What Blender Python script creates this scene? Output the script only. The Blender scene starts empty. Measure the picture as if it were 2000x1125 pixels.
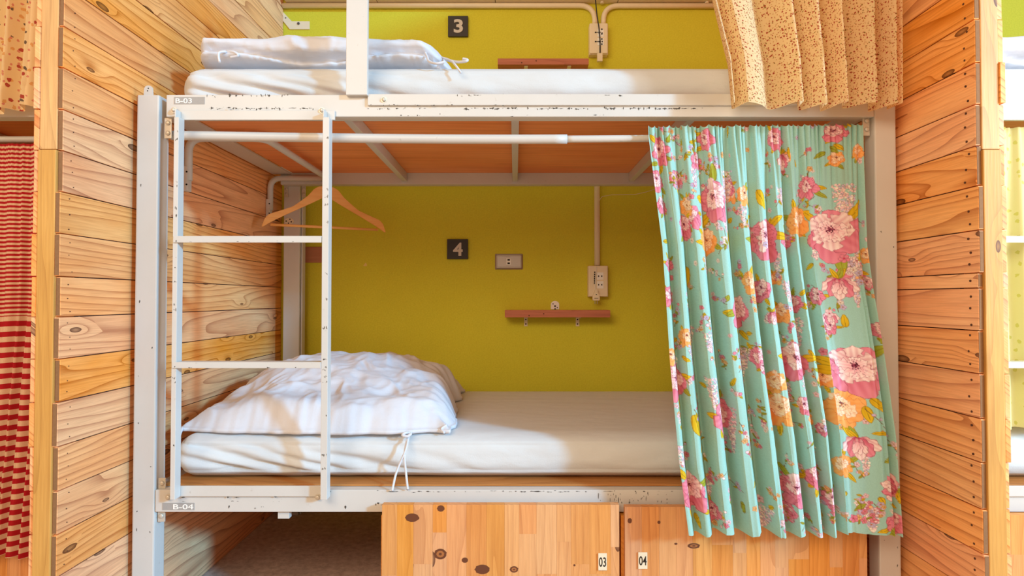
import bpy, bmesh, math, random
import numpy as np
from mathutils import Vector, noise
random.seed(7)
PI = math.pi
C = bpy.context.scene.collection
# ------------------------------------------------------------------ camera, world, light, exposure
FPX, CY, CZ, VPX, TH = 1130.0, -1.561, 0.927, 1006.0, math.radians(1.065)
cd = bpy.data.cameras.new('camera'); cam = bpy.data.objects.new('camera', cd); C.objects.link(cam)
cam.location = (0, CY, CZ); cam.rotation_euler = (PI/2 + TH, 0, 0)
cd.sensor_width = 36; cd.lens = 36*FPX/2000; cd.shift_x = -(VPX-1000)/2000; cd.clip_start = 0.02
sc = bpy.context.scene; sc.camera = cam
sc.view_settings.view_transform = 'Standard'; sc.view_settings.look = 'None'
sc.view_settings.gamma = 1; sc.view_settings.use_curve_mapping = False
sc.view_settings.exposure = 0.0
w = bpy.data.worlds.new('world'); sc.world = w; w.use_nodes = True
bgn = w.node_tree.nodes['Background']; bgn.inputs[0].default_value = (1.0, 0.71, 0.47, 1); bgn.inputs[1].default_value = 0.58
sc.cycles.max_bounces = 16; sc.cycles.diffuse_bounces = 10
def area(name, loc, target, sx, sy, power, col):
    l = bpy.data.lights.new(name, 'AREA'); l.shape = 'RECTANGLE'; l.size = sx; l.size_y = sy; l.energy = power; l.color = col
    o = bpy.data.objects.new(name, l); C.objects.link(o); o.location = loc
    o.rotation_euler = (Vector(target)-Vector(loc)).to_track_quat('-Z', 'Y').to_euler()
    return o
sl = bpy.data.lights.new('sun', 'SUN'); sl.energy = 3.0; sl.angle = math.radians(4.5); sl.color = (0.20, 0.62, 1.0)
so = bpy.data.objects.new('sun', sl); C.objects.link(so); so.location = (4, -2.7, 3)
so.rotation_euler = Vector((-0.83, 0.56, -0.32)).to_track_quat('-Z', 'Y').to_euler()
area('window_daylight', (2.05, -1.05, 1.35), (1.0, 0.0, 1.0), 0.6, 1.2, 30, (0.86, 0.95, 1.0))
area('room_fill', (-1.2, -2.7, 2.4), (0.1, 0.1, 0.7), 2.2, 1.0, 58, (1.0, 0.77, 0.53))  # warm fill lamp, no real source: added to brighten the bunk interior

# ------------------------------------------------------------------ pixel -> place
def at(px, py, Y):
    """the point of the plane y=Y that the photo shows at pixel (px,py)"""
    u = (px-VPX)/FPX; v = (562.5-py)/FPX
    dy = math.cos(TH)-v*math.sin(TH); dz = math.sin(TH)+v*math.cos(TH)
    t = (Y-CY)/dy
    return Vector((u*t, Y, CZ+dz*t))
def atX(px, py, X):
    u = (px-VPX)/FPX; v = (562.5-py)/FPX
    dy = math.cos(TH)-v*math.sin(TH); dz = math.sin(TH)+v*math.cos(TH)
    t = X/u
    return Vector((X, CY+dy*t, CZ+dz*t))
def zz(py, Y): return at(1006, py, Y).z
def xx(px, Y): return at(px, 583, Y).x
# ------------------------------------------------------------------ colours and materials
def lin(r, g=None, b=None):
    if g is None: r, g, b = r
    f = lambda c: (c/255/12.92) if c/255 <= 0.04045 else ((c/255+0.055)/1.055)**2.4
    return (f(r), f(g), f(b), 1)
class NT:
    def __init__(s, name):
        s.m = bpy.data.materials.new(name); s.m.use_nodes = True
        s.t = s.m.node_tree; s.b = s.t.nodes['Principled BSDF']; s.out = s.t.nodes['Material Output']
    def n(s, typ, **k):
        nd = s.t.nodes.new(typ)
        for a, v in k.items(): setattr(nd, a, v)
        return nd
    def l(s, a, b): s.t.links.new(a, b)
    def math(s, op, a, b=None, c=None, clamp=False):
        nd = s.n('ShaderNodeMath', operation=op); nd.use_clamp = clamp
        for i, v in enumerate((a, b, c)):
            if v is None: continue
            if isinstance(v, (int, float)): nd.inputs[i].default_value = v
            else: s.l(v, nd.inputs[i])
        return nd.outputs[0]
    def mix(s, fac, a, b, mode='MIX'):
        nd = s.n('ShaderNodeMix', data_type='RGBA', blend_type=mode)
        for i, v in ((0, fac), (6, a), (7, b)):
            if isinstance(v, (int, float, tuple)): nd.inputs[i].default_value = v
            else: s.l(v, nd.inputs[i])
        return nd.outputs[2]
    def rng(s, v, a, b, c=0.0, d=1.0, smooth=False):
        nd = s.n('ShaderNodeMapRange'); nd.clamp = True
        if smooth: nd.interpolation_type = 'SMOOTHSTEP'
        s.l(v, nd.inputs[0])
        for i, x in enumerate((a, b, c, d)): nd.inputs[i+1].default_value = x
        return nd.outputs[0]
    def vscale(s, vec, x, y, z):
        nd = s.n('ShaderNodeVectorMath', operation='MULTIPLY'); s.l(vec, nd.inputs[0]); nd.inputs[1].default_value = (x, y, z)
        return nd.outputs[0]
    def noise(s, vec, scale=1, detail=2, rough=0.5):
        nd = s.n('ShaderNodeTexNoise'); nd.inputs['Scale'].default_value = scale
        nd.inputs['Detail'].default_value = detail; nd.inputs['Roughness'].default_value = rough
        if vec is not None: s.l(vec, nd.inputs['Vector'])
        return nd.outputs[0]
    def attr(s, name): return s.n('ShaderNodeAttribute', attribute_name=name)
    def bump(s, h, strength, dist):
        nd = s.n('ShaderNodeBump'); nd.inputs['Strength'].default_value = strength; nd.inputs['Distance'].default_value = dist
        s.l(h, nd.inputs['Height']); s.l(nd.outputs[0], s.b.inputs['Normal'])
    def set(s, **k):
        for a, v in k.items():
            a = a.replace('_', ' ')
            if isinstance(v, (int, float, tuple)): s.b.inputs[a].default_value = v
            else: s.l(v, s.b.inputs[a])
        return s.m
def plain(name, col, rough=0.6, metal=0.0, var=0.0, scale=40, spec=0.5):
    t = NT(name); c = lin(col)
    if var:
        n = t.noise(t.n('ShaderNodeTexCoord').outputs['Object'], scale, 4, 0.6)
        c2 = tuple(x*(1-var) for x in c[:3])+(1,)
        c = t.mix(n, c2, c)
    return t.set(Base_Color=c, Roughness=rough, Metallic=metal, Specular_IOR_Level=spec)
def wood(name, light, mid, dark, rings=16.0, su=1.6, sv=10.0, knot=0.55, knotc=(92, 48, 26), var=0.5, rough=0.55, line=0.55, fu=9, fv=260):
    t = NT(name); a = t.attr('wuv').outputs['Vector']
    sep = t.n('ShaderNodeSeparateXYZ'); t.l(a, sep.inputs[0])
    rnd = sep.outputs[2]
    field = t.noise(t.vscale(a, su, sv, 3.7), 1, 1.5, 0.4)
    vo = t.n('ShaderNodeTexVoronoi', voronoi_dimensions='2D', feature='F1'); vo.inputs['Scale'].default_value = 1
    t.l(t.vscale(a, 4.2, 12.5, 0), vo.inputs['Vector'])
    d = vo.outputs['Distance']
    cs = t.n('ShaderNodeSeparateColor'); t.l(vo.outputs['Color'], cs.inputs[0])
    gate = t.math('GREATER_THAN', cs.outputs[0], 1-knot)
    size = t.math('MULTIPLY_ADD', cs.outputs[1], 0.07, 0.05)
    near = t.math('MULTIPLY', t.rng(d, 0.0, 0.42, 1, 0, True), gate)
    field = t.math('MULTIPLY_ADD', near, 0.15, field)
    ph = t.math('MULTIPLY_ADD', sep.outputs[1], 38.0, t.math('MULTIPLY', field, rings))
    fr = t.math('FRACT', ph)
    ring = t.math('POWER', fr, 4.2)                       # slow rise, sudden fall: late wood line
    fib = t.noise(t.vscale(a, fu, fv, 5), 1, 3, 0.6)
    tone = t.noise(t.vscale(a, 2.1, 7.0, 2.2), 1, 3, 0.55)
    c = t.mix(t.rng(tone, 0.3, 0.7), lin(light), lin(mid))
    c = t.mix(t.math('MULTIPLY', ring, line), c, lin(dark))
    c = t.mix(t.rng(fib, 0.35, 0.75, 0, 0.35), c, lin(dark))
    kn = t.math('MULTIPLY', t.math('LESS_THAN', d, size), gate)
    core = t.rng(t.math('DIVIDE', d, size), 0.2, 1.0, 0.55, 0.95)
    c = t.mix(t.math('MULTIPLY', kn, core), c, lin(knotc))
    hs = t.n('ShaderNodeHueSaturation'); t.l(c, hs.inputs['Color'])
    t.l(t.math('MULTIPLY_ADD', rnd, var*0.5, 1.04-var*0.25), hs.inputs['Value'])
    t.l(t.math('MULTIPLY_ADD', t.math('FRACT', t.math('MULTIPLY', rnd, 7.31)), 0.22, 0.89), hs.inputs['Saturation'])
    t.l(t.math('MULTIPLY_ADD', t.math('FRACT', t.math('MULTIPLY', rnd, 13.7)), 0.008, 0.494), hs.inputs['Hue'])
    t.bump(t.math('MULTIPLY_ADD', ring, -0.5, fib), 0.25, 0.002)
    return t.set(Base_Color=hs.outputs[0], Roughness=rough, Specular_IOR_Level=0.35)
def wallpaint():
    t = NT('olive_green_paint'); g = t.n('ShaderNodeTexCoord').outputs['Object']
    n = t.noise(g, 3.5, 4, 0.6); f = t.noise(g, 170, 3, 0.6)
    c = t.mix(n, lin(212, 206, 54), lin(222, 216, 68)); c = t.mix(t.rng(f, .3, .7, 0, .3), c, lin(176, 168, 34))
    t.bump(f, 0.25, 0.003)
    return t.set(Base_Color=c, Roughness=0.8, Specular_IOR_Level=0.25)
def sheet(name, col, scale=300):
    t = NT(name); g = t.n('ShaderNodeTexCoord').outputs['Object']
    f = t.noise(g, scale, 2, 0.5); n = t.noise(t.vscale(g, 6, 14, 14), 1, 3, .5)
    t.bump(t.math('MULTIPLY_ADD', n, 3.0, t.math('MULTIPLY', f, .15)), 0.35, 0.006)
    return t.set(Base_Color=lin(col), Roughness=0.85, Specular_IOR_Level=0.2, Sheen_Weight=0.15)
M = {}
M['pine'] = wood('pine_boards', (255, 198, 136), (248, 168, 98), (166, 86, 38), rings=10, su=.85, sv=8, knot=.30, var=0.26, line=0.72)
M['pine_stud'] = wood('pine_stud_timber', (222, 172, 98), (206, 150, 76), (158, 104, 48), rings=9, su=1.0, sv=14, var=0.2, knot=0.3, line=.4)
M['stave'] = wood('glued_pine_panel', (232, 172, 108), (218, 152, 86), (172, 104, 52), rings=7, su=0.9, sv=14, var=0.13, knot=0.12, line=.4)
M['ply'] = wood('brown_plywood', (250, 172, 118), (238, 150, 98), (180, 100, 56), rings=5, su=0.8, sv=16, var=0.15, knot=0, line=.3, fu=4, fv=160)
M['deck'] = wood('deck_plywood', (196, 144, 96), (180, 126, 78), (132, 84, 48), rings=6, var=0.2, knot=0, line=.4)
M['redshelf'] = wood('reddish_shelf_wood', (206, 128, 88), (190, 108, 70), (140, 72, 44), rings=8, su=1.2, sv=20, var=0.1, knot=.3, line=.35)
M['hanger'] = wood('hanger_wood', (255, 206, 138), (252, 194, 122), (230, 160, 92), rings=5, var=0.1, knot=0, line=.25)
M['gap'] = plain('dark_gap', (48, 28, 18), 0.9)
M['nail'] = plain('rusty_nail_hole', (84, 46, 28), 0.8)
M['endgrain'] = plain('board_end_grain', (150, 108, 70), 0.85, var=0.35, scale=160)
def metal():
    t = NT('white_painted_steel'); g = t.n('ShaderNodeTexCoord').outputs['Object']
    n = t.noise(g, 6, 4, .6); p = t.noise(g, 55, 4, .7)
    c = t.mix(n, lin(200, 198, 193), lin(212, 211, 208)); c = t.mix(t.rng(p, .66, .74, 0, .55), c, lin(176, 168, 158))
    return t.set(Base_Color=c, Roughness=0.38, Specular_IOR_Level=0.5)
M['steel'] = metal()
M['chip'] = plain('bare_chipped_steel', (92, 88, 84), 0.6, 0.2, var=.5, scale=300)
M['bolt'] = plain('painted_bolt', (206, 200, 188), 0.35, 0.3)
M['plate'] = plain('grey_stencil_plate', (168, 166, 164), 0.6, var=.15, scale=200)
M['white'] = plain('white_lettering', (244, 244, 240), 0.6)
M['black'] = plain('black_plastic', (30, 28, 28), 0.45)
M['dark'] = plain('dark_hole', (22, 18, 16), 0.9)
M['cream'] = plain('cream_plastic', (240, 226, 196), 0.45, var=.1, scale=30)
M['sign'] = plain('dark_sign_board', (44, 38, 36), 0.5)
M['signtxt'] = plain('silver_numeral', (206, 198, 188), 0.45)
M['chrome'] = plain('brushed_steel_plate', (176, 166, 158), 0.38, 0.75)
M['sheet'] = sheet('white_bed_sheet', (209, 212, 214))
M['duvet'] = sheet('white_cotton_duvet', (212, 214, 222), 200)
M['patch'] = wood('pinkish_plywood_patch', (196, 138, 108), (180, 120, 92), (150, 96, 70), rings=4, knot=0, var=.05, line=.2)
M['plaster'] = plain('pale_plaster', (232, 206, 120), .9)
M['wall'] = wallpaint()
def floor_mat():
    t = NT('worn_concrete'); g = t.n('ShaderNodeTexCoord').outputs['Object']
    a = t.noise(g, 5, 6, .65); b = t.noise(g, 45, 5, .7)
    c = t.mix(a, lin(190, 168, 158), lin(236, 216, 204)); c = t.mix(t.rng(b, .35, .7, 0, .6), c, lin(128, 102, 96))
    t.bump(b, .3, .004)
    return t.set(Base_Color=c, Roughness=.8)
M['floor'] = floor_mat()
M['bounce_floorboard'] = wood('bounce_floor_boards', (236, 206, 166), (224, 188, 144), (180, 136, 92), var=.15, knot=.1, line=.3)  # unseen aisle floor, made pale to bounce light up into the bunk
def cloth(name, col, transl=0.3):
    """col: an output socket or colour; thin cloth that lets some light through"""
    t = col[0]
    t.set(Base_Color=col[1], Roughness=0.85, Specular_IOR_Level=0.15)
    tr = t.n('ShaderNodeBsdfTranslucent')
    if isinstance(col[1], tuple): tr.inputs[0].default_value = col[1]
    else: t.l(col[1], tr.inputs[0])
    mx = t.n('ShaderNodeMixShader'); mx.inputs[0].default_value = transl
    t.l(t.b.outputs[0], mx.inputs[1]); t.l(tr.outputs[0], mx.inputs[2]); t.l(mx.outputs[0], t.out.inputs[0])
    return t.m
t = NT('turquoise_floral_cotton'); M['floral'] = cloth('', (t, t.attr('print').outputs['Color']), .2)
def dotted(name, base, dots, transl):
    t = NT(name); a = t.attr('wuv').outputs['Vector']; c = lin(base)
    for sc_, thr, col, gt in dots:
        vo = t.n('ShaderNodeTexVoronoi', voronoi_dimensions='2D'); vo.inputs['Scale'].default_value = sc_
        wob = t.noise(a, sc_*2.5, 2, .6)
        t.l(a, vo.inputs['Vector'])
        cs = t.n('ShaderNodeSeparateColor'); t.l(vo.outputs['Color'], cs.inputs[0])
        g = t.math('GREATER_THAN', cs.outputs[0], gt)
        dd = t.math('ADD', vo.outputs['Distance'], t.math('MULTIPLY_ADD', wob, .5, -.25))
        c = t.mix(t.math('MULTIPLY', t.math('LESS_THAN', dd, thr), g), c, lin(col))
    return cloth('', (t, c), transl)
M['cream_dot'] = dotted('cream_sprigged_cotton', (246, 220, 172), [(150, .2, (206, 150, 96), .3), (105, .21, (180, 84, 62), .5), (80, .13, (150, 120, 60), .6)], .45)
M['cream_flower'] = dotted('cream_flowered_cotton', (244, 222, 178), [(44, .2, (230, 180, 120), .5), (38, .17, (186, 84, 72), .66), (30, .12, (120, 104, 92), .75), (56, .17, (222, 150, 134), .6)], .25)
M['lime'] = dotted('pale_lime_cotton', (236, 232, 170), [(40, .2, (216, 214, 120), .5)], .3)
def stripes():
    t = NT('red_striped_cotton'); a = t.attr('wuv').outputs['Vector']
    s = t.n('ShaderNodeSeparateXYZ'); t.l(a, s.inputs[0]); v = s.outputs[1]
    lo = t.math('LESS_THAN', t.math('FRACT', t.math('DIVIDE', v, .0116)), .52)
    hi = t.math('LESS_THAN', t.math('FRACT', t.math('DIVIDE', v, .0275)), .5)
    low = t.math('GREATER_THAN', v, .455)
    m = t.math('ADD', t.math('MULTIPLY', hi, low), t.math('MULTIPLY', lo, t.math('SUBTRACT', 1, low)))
    f = t.noise(t.vscale(a, 500, 500, 1), 1, 2, .5)
    c = t.mix(m, lin(236, 206, 172), lin(184, 24, 40)); c = t.mix(t.math('MULTIPLY', f, .25), c, lin(150, 60, 50))
    return cloth('', (t, c), .15)
M['stripe'] = stripes()
# ------------------------------------------------------------------ mesh building
class MB:
    def __init__(s): s.v = []; s.f = []; s.fm = []; s.uv = []; s.sm = []
    def add(s, vs, fs, mi=0, uv=None, smooth=False):
        b = len(s.v); s.v += [tuple(p) for p in vs]; s.f += [tuple(b+i for i in f) for f in fs]
        s.fm += [mi]*len(fs); s.sm += [smooth]*len(fs)
        s.uv += uv if uv is not None else [(p[0]+.3*p[1], p[2]+.7*p[1], .5) for p in vs]
        return s
    def box(s, x0, x1, y0, y1, z0, z1, bev=0.0, mi=0, axis=None, rnd=None):
        """axis: which way the grain runs (0,1,2)"""
        x0, x1 = sorted((x0, x1)); y0, y1 = sorted((y0, y1)); z0, z1 = sorted((z0, z1))
        bm = bmesh.new(); bmesh.ops.create_cube(bm, size=1)
        for v in bm.verts: v.co = Vector(((x0+x1)/2+v.co.x*(x1-x0), (y0+y1)/2+v.co.y*(y1-y0), (z0+z1)/2+v.co.z*(z1-z0)))
        if bev: bmesh.ops.bevel(bm, geom=bm.edges[:], offset=bev, segments=2, profile=.6, affect='EDGES')
        return s.bm(bm, mi, axis, rnd)
    def bm(s, bm, mi=0, axis=None, rnd=None, smooth=False):
        bm.verts.index_update(); vs = [v.co.copy() for v in bm.verts]; fs = [tuple(v.index for v in f.verts) for f in bm.faces]; bm.free()
        if axis is None: axis = 0
        r = random.random() if rnd is None else rnd
        o = [0, 1, 2]; o.remove(axis)
        uv = [(p[axis]+r*31, p[o[1]]+.8*p[o[0]]+r*17, r) for p in vs]
        return s.add(vs, fs, mi, uv, smooth)
    def prism(s, pts, y0, y1, bev=0, mi=0, axis=0, rnd=None, plane='xz', smooth=False):
        bm = bmesh.new()
        P = (lambda a, b, y: (a, y, b)) if plane == 'xz' else ((lambda a, b, y: (a, b, y)) if plane == 'xy' else (lambda a, b, y: (y, a, b)))
        f = bm.faces.new([bm.verts.new(P(a, b, y0)) for a, b in pts])
        r = bmesh.ops.extrude_face_region(bm, geom=[f])
        d = Vector(P(0, 0, y1-y0))
        for v in r['geom']:
            if isinstance(v, bmesh.types.BMVert): v.co += d
        bmesh.ops.recalc_face_normals(bm, faces=bm.faces[:])
        if bev: bmesh.ops.bevel(bm, geom=bm.edges[:], offset=bev, segments=2, affect='EDGES')
        return s.bm(bm, mi, axis, rnd, smooth)
    def tube(s, pts, r, n=12, mi=0, cap=True):
        pts = [Vector(p) for p in pts]; rs = r if isinstance(r, (list, tuple)) else [r]*len(pts)
        vs = []; up = None
        for i, p in enumerate(pts):
            d = (pts[min(i+1, len(pts)-1)]-pts[max(i-1, 0)]).normalized()
            if up is None: up = d.orthogonal().normalized()
            up = (up-d*up.dot(d)).normalized(); sd = d.cross(up)
            vs += [p+(up*math.cos(2*PI*k/n)+sd*math.sin(2*PI*k/n))*rs[i] for k in range(n)]
        fs = [(i*n+k, i*n+(k+1) % n, (i+1)*n+(k+1) % n, (i+1)*n+k) for i in range(len(pts)-1) for k in range(n)]
        uv = [(i*.01, k*.003, .5) for i in range(len(pts)) for k in range(n)]
        s.add(vs, fs, mi, uv, True)
        if cap:
            b = len(s.v)-len(vs)
            s.f += [tuple(b+k for k in reversed(range(n))), tuple(b+len(vs)-n+k for k in range(n))]; s.fm += [mi]*2; s.sm += [False]*2
        return s
    def disc(s, c, r, h, axis='y', n=14, mi=0, dome=0.0):
        """small cylinder from c towards -axis direction height h"""
        d = {'y': Vector((0, -1, 0)), 'x': Vector((1, 0, 0)), '-x': Vector((-1, 0, 0)), 'z': Vector((0, 0, 1))}[axis]
        c = Vector(c); pts = [c, c+d*h]; rs = [r, r]
        if dome: pts += [c+d*(h+dome*.6), c+d*(h+dome)]; rs += [r*.75, r*.25]
        return s.tube(pts, rs, n, mi)
    def grid(s, fn, nu, nv, mi=0, closed_u=False, uvfn=None, flip=False):
        vs = []; uv = []
        for j in range(nv+1):
            for i in range(nu+(0 if closed_u else 1)):
                p = fn(i/nu, j/nv); vs.append(p)
                uv.append(uvfn(i/nu, j/nv) if uvfn else (p[0], p[2], .5))
        w_ = nu if closed_u else nu+1
        fs = []
        for j in range(nv):
            for i in range(nu):
                a, b = j*w_+i, j*w_+(i+1) % w_
                q = (a, b, b+w_, a+w_); fs.append(q[::-1] if flip else q)
        return s.add(vs, fs, mi, uv, True)
    def build(s, name, mats, parent=None, origin=None):
        me = bpy.data.meshes.new(name)
        par = Vector(origin) if origin is not None else Vector((0, 0, 0))
        if parent is not None: par = world_loc(parent)
        me.from_pydata([tuple(Vector(p)-par) for p in s.v], [], s.f)
        for m in (mats if isinstance(mats, (list, tuple)) else [mats]): me.materials.append(m)
        me.polygons.foreach_set('material_index', s.fm); me.polygons.foreach_set('use_smooth', s.sm)
        at_ = me.attributes.new('wuv', 'FLOAT_VECTOR', 'POINT'); at_.data.foreach_set('vector', np.array(s.uv, dtype=np.float32).ravel())
        me.update()
        o = bpy.data.objects.new(name, me); C.objects.link(o)
        if parent is not None: o.parent = parent
        else: o.location = par
        return o
def world_loc(o):
    p = Vector(o.location)
    while o.parent is not None: o = o.parent; p = p+Vector(o.location)
    return p
def tag(o, label=None, cat=None, group=None, kind=None):
    if label: o['label'] = label
    if cat: o['category'] = cat
    if group: o['group'] = group
    if kind: o['kind'] = kind
    return o
def thing(name, loc, label, cat, group=None):
    o = bpy.data.objects.new(name, None); C.objects.link(o); o.location = loc; o.empty_display_size = .05
    return tag(o, label, cat, group)
def text_into(mb, s, cx, cz, y, width, height, mi=0, depth=0.0006, bold=0.0, shear=0.0):
    cu = bpy.data.curves.new('lettering', 'FONT'); cu.body = s; cu.extrude = 0.01; cu.offset = bold; cu.size = 1; cu.resolution_u = 4
    ob = bpy.data.objects.new('lettering', cu); C.objects.link(ob)
    bpy.context.view_layer.update()
    me = bpy.data.meshes.new_from_object(ob.evaluated_get(bpy.context.evaluated_depsgraph_get()))
    co = np.array([v.co[:] for v in me.vertices]); lo, hi = co.min(0), co.max(0)
    sx, sz = width/(hi[0]-lo[0]), height/(hi[1]-lo[1])
    vs = [(cx+(c[0]-(lo[0]+hi[0])/2)*sx+shear*(c[1]-(lo[1]+hi[1])/2)*sz, y-depth*(1 if c[2] > 0 else 0), cz+(c[1]-(lo[1]+hi[1])/2)*sz) for c in co]
    mb.add(vs, [tuple(p.vertices) for p in me.polygons], mi)
    bpy.data.objects.remove(ob); bpy.data.curves.remove(cu); bpy.data.meshes.remove(me)
def arc(p0, corner, p1, r, n=7):
    """rounded corner between two straight runs"""
    p0, c, p1 = map(Vector, (p0, corner, p1)); a = c+(p0-c).normalized()*r; b = c+(p1-c).normalized()*r
    return [a*(1-t)**2+c*2*t*(1-t)+b*t*t for t in [i/n for i in range(n+1)]]
def path(pts, r):
    out = [Vector(pts[0])]
    for i in range(1, len(pts)-1): out += arc(pts[i-1], pts[i], pts[i+1], r)
    return out+[Vector(pts[-1])]
def fbm(x, y, z, o=3):
    return noise.fractal(Vector((x, y, z)), .9, 2.1, o)
# ------------------------------------------------------------------ the setting
XL, XR, YB = -1.045, 1.05, 1.03
TK, ST = .012, .042
fl = MB().box(-3.4, 3.4, -.3, YB, -.05, 0); y = -.301
while y > -3.9: fl.box(-3.4, 3.4, y-.118, y-.001, -.05, 0, .001, 1, axis=0); y -= .12
tag(fl.build('floor', [M['floor'], M['bounce_floorboard']]), kind='structure')
wb = MB().box(-3.4, 3.4, YB, YB+.1, 0, 2.9)
nick = at(713, 517, YB)
wb.add([(nick.x-.009, YB-.0006, nick.z-.006), (nick.x+.008, YB-.0006, nick.z-.006), (nick.x+.009, YB-.0006, nick.z+.002), (nick.x+.002, YB-.0006, nick.z+.009)], [(0, 1, 2, 3)], 1)
tag(wb.build('wall_back', [M['wall'], M['plaster']]), kind='structure')
def partition(name, side, X, Yf, seams, cx):
    """boards nailed on both sides of studs; X is the face towards our bunk"""
    s = side
    zs = sorted({round(atX(cx, y, X).z, 4) for y in seams} | {0.0, 2.75})
    zs = [z for z in zs if 0 <= z <= 2.75]
    b = MB(); g = .0012
    for z0, z1 in zip(zs[:-1], zs[1:]):
        r = random.random(); jog = random.uniform(-.004, .004)
        xo = random.uniform(0, .0015)
        b.box(X+s*xo, X+s*TK, Yf+jog, YB-.003, z0+g, z1-g, .0012, 0, axis=1, rnd=r)
        # end grain
        b.box(X+s*.0015+s*xo, X+s*(TK-.001), Yf+jog-.0008, Yf+jog+.001, z0+g+.002, z1-g-.002, 0, 2)
        b.box(X+s*(TK+ST), X+s*(2*TK+ST), Yf+random.uniform(-.004, .004), YB-.003, z0+g, z1-g, .0012, 0, axis=1)
        # nail holes near the front end
        n = 3 if z1-z0 > .06 else 1
        for k in range(n):
            zc = z0+(k+.5+random.uniform(-.15, .15))*(z1-z0)/n; yc = Yf+.028+random.uniform(-.007, .007)
            rr = .0027 if side > 0 else .0013
            b.disc((X+s*.002, yc, zc), rr, .0026, '-x' if side > 0 else 'x', 8, 1)
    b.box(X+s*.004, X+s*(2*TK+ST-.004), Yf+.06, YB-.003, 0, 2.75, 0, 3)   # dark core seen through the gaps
    wall = tag(b.build(name, [M['pine'], M['nail'], M['endgrain'], M['gap']]), kind='structure')
    zj = zz(292, Yf)
    a, c = X+s*(TK+.0005), X+s*(TK+ST-.0005)
    MB().box(a, c, Yf-.004, Yf+.059, 0, zj-.001, .002, 0, axis=2, rnd=.35).build('stud', M['pine_stud'], wall)
    MB().box(a+s*.001, c, Yf+.000, Yf+.059, zj+.001, 2.75, .002, 0, axis=2, rnd=.7).build('stud', M['pine_stud'], wall)
    return wall
SL = [-608, -526, -444, -362, -280, -198, -116, -34, 48, 130, 212, 293, 374, 456, 540, 619, 701, 785, 871, 957, 1041, 1123]
SR = [-640, -556, -470, -388, -304, -220, -135, -51, 33, 119, 201, 283, 362, 449, 533, 562.5, 646, 730, 817, 902, 992, 1078, 1163]
partition('wall_left', -1, XL, -.231, SL, 120)
partition('wall_right', 1, XR, -.25, SR, 1910)
# ------------------------------------------------------------------ bunk bed
ZUB, ZUT = zz(228, 0), zz(185, 0)        # upper front beam
ZLB, ZLT = zz(1000, 0), zz(957, 0)       # lower front beam
PZ = zz(185, 0)                          # post top
DECK = .419                              # top of the lower board
UDECK = 1.4715
def chips(mb, z, y, ranges, dens, mi=1, up=.0052, lng=.013):
    for x0, x1 in ranges:
        x = x0
        while x < x1:
            L = min(random.expovariate(2.2/lng)+.0012, lng*2.2, max(x1-x, .0015)); h = random.uniform(.18, 1)**1.15*up+.0005
            zc = z+random.gauss(0, .0011); n = 12; ph = random.uniform(0, 6)
            pts = []
            for k in range(n):
                a = 2*PI*k/n; q = random.uniform(.45, 1.15)
                pts.append((x+L/2+L/2*math.cos(a)*random.uniform(.85, 1.1), y-.0004, zc+h/2*math.sin(a)*q+h*.35*math.sin(ph+a*1.0+L*300*math.cos(a))))
            b0 = len(mb.v); c = (x+L/2, y-.0004, zc)
            mb.add([c]+pts, [(0, 1+k, 1+(k+1) % n) for k in range(n)], mi)
            x += L+random.expovariate(dens)*random.choice((.3, .5, 1, 2.2))
def bolt(root, c, r=.0055):
    MB().disc(c, r*1.5, .0012, 'y', 16).disc(Vector(c)+Vector((0, -.0012, 0)), r, .003, 'y', 12, 0, .002).build('bolt', M['bolt'], root)
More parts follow.
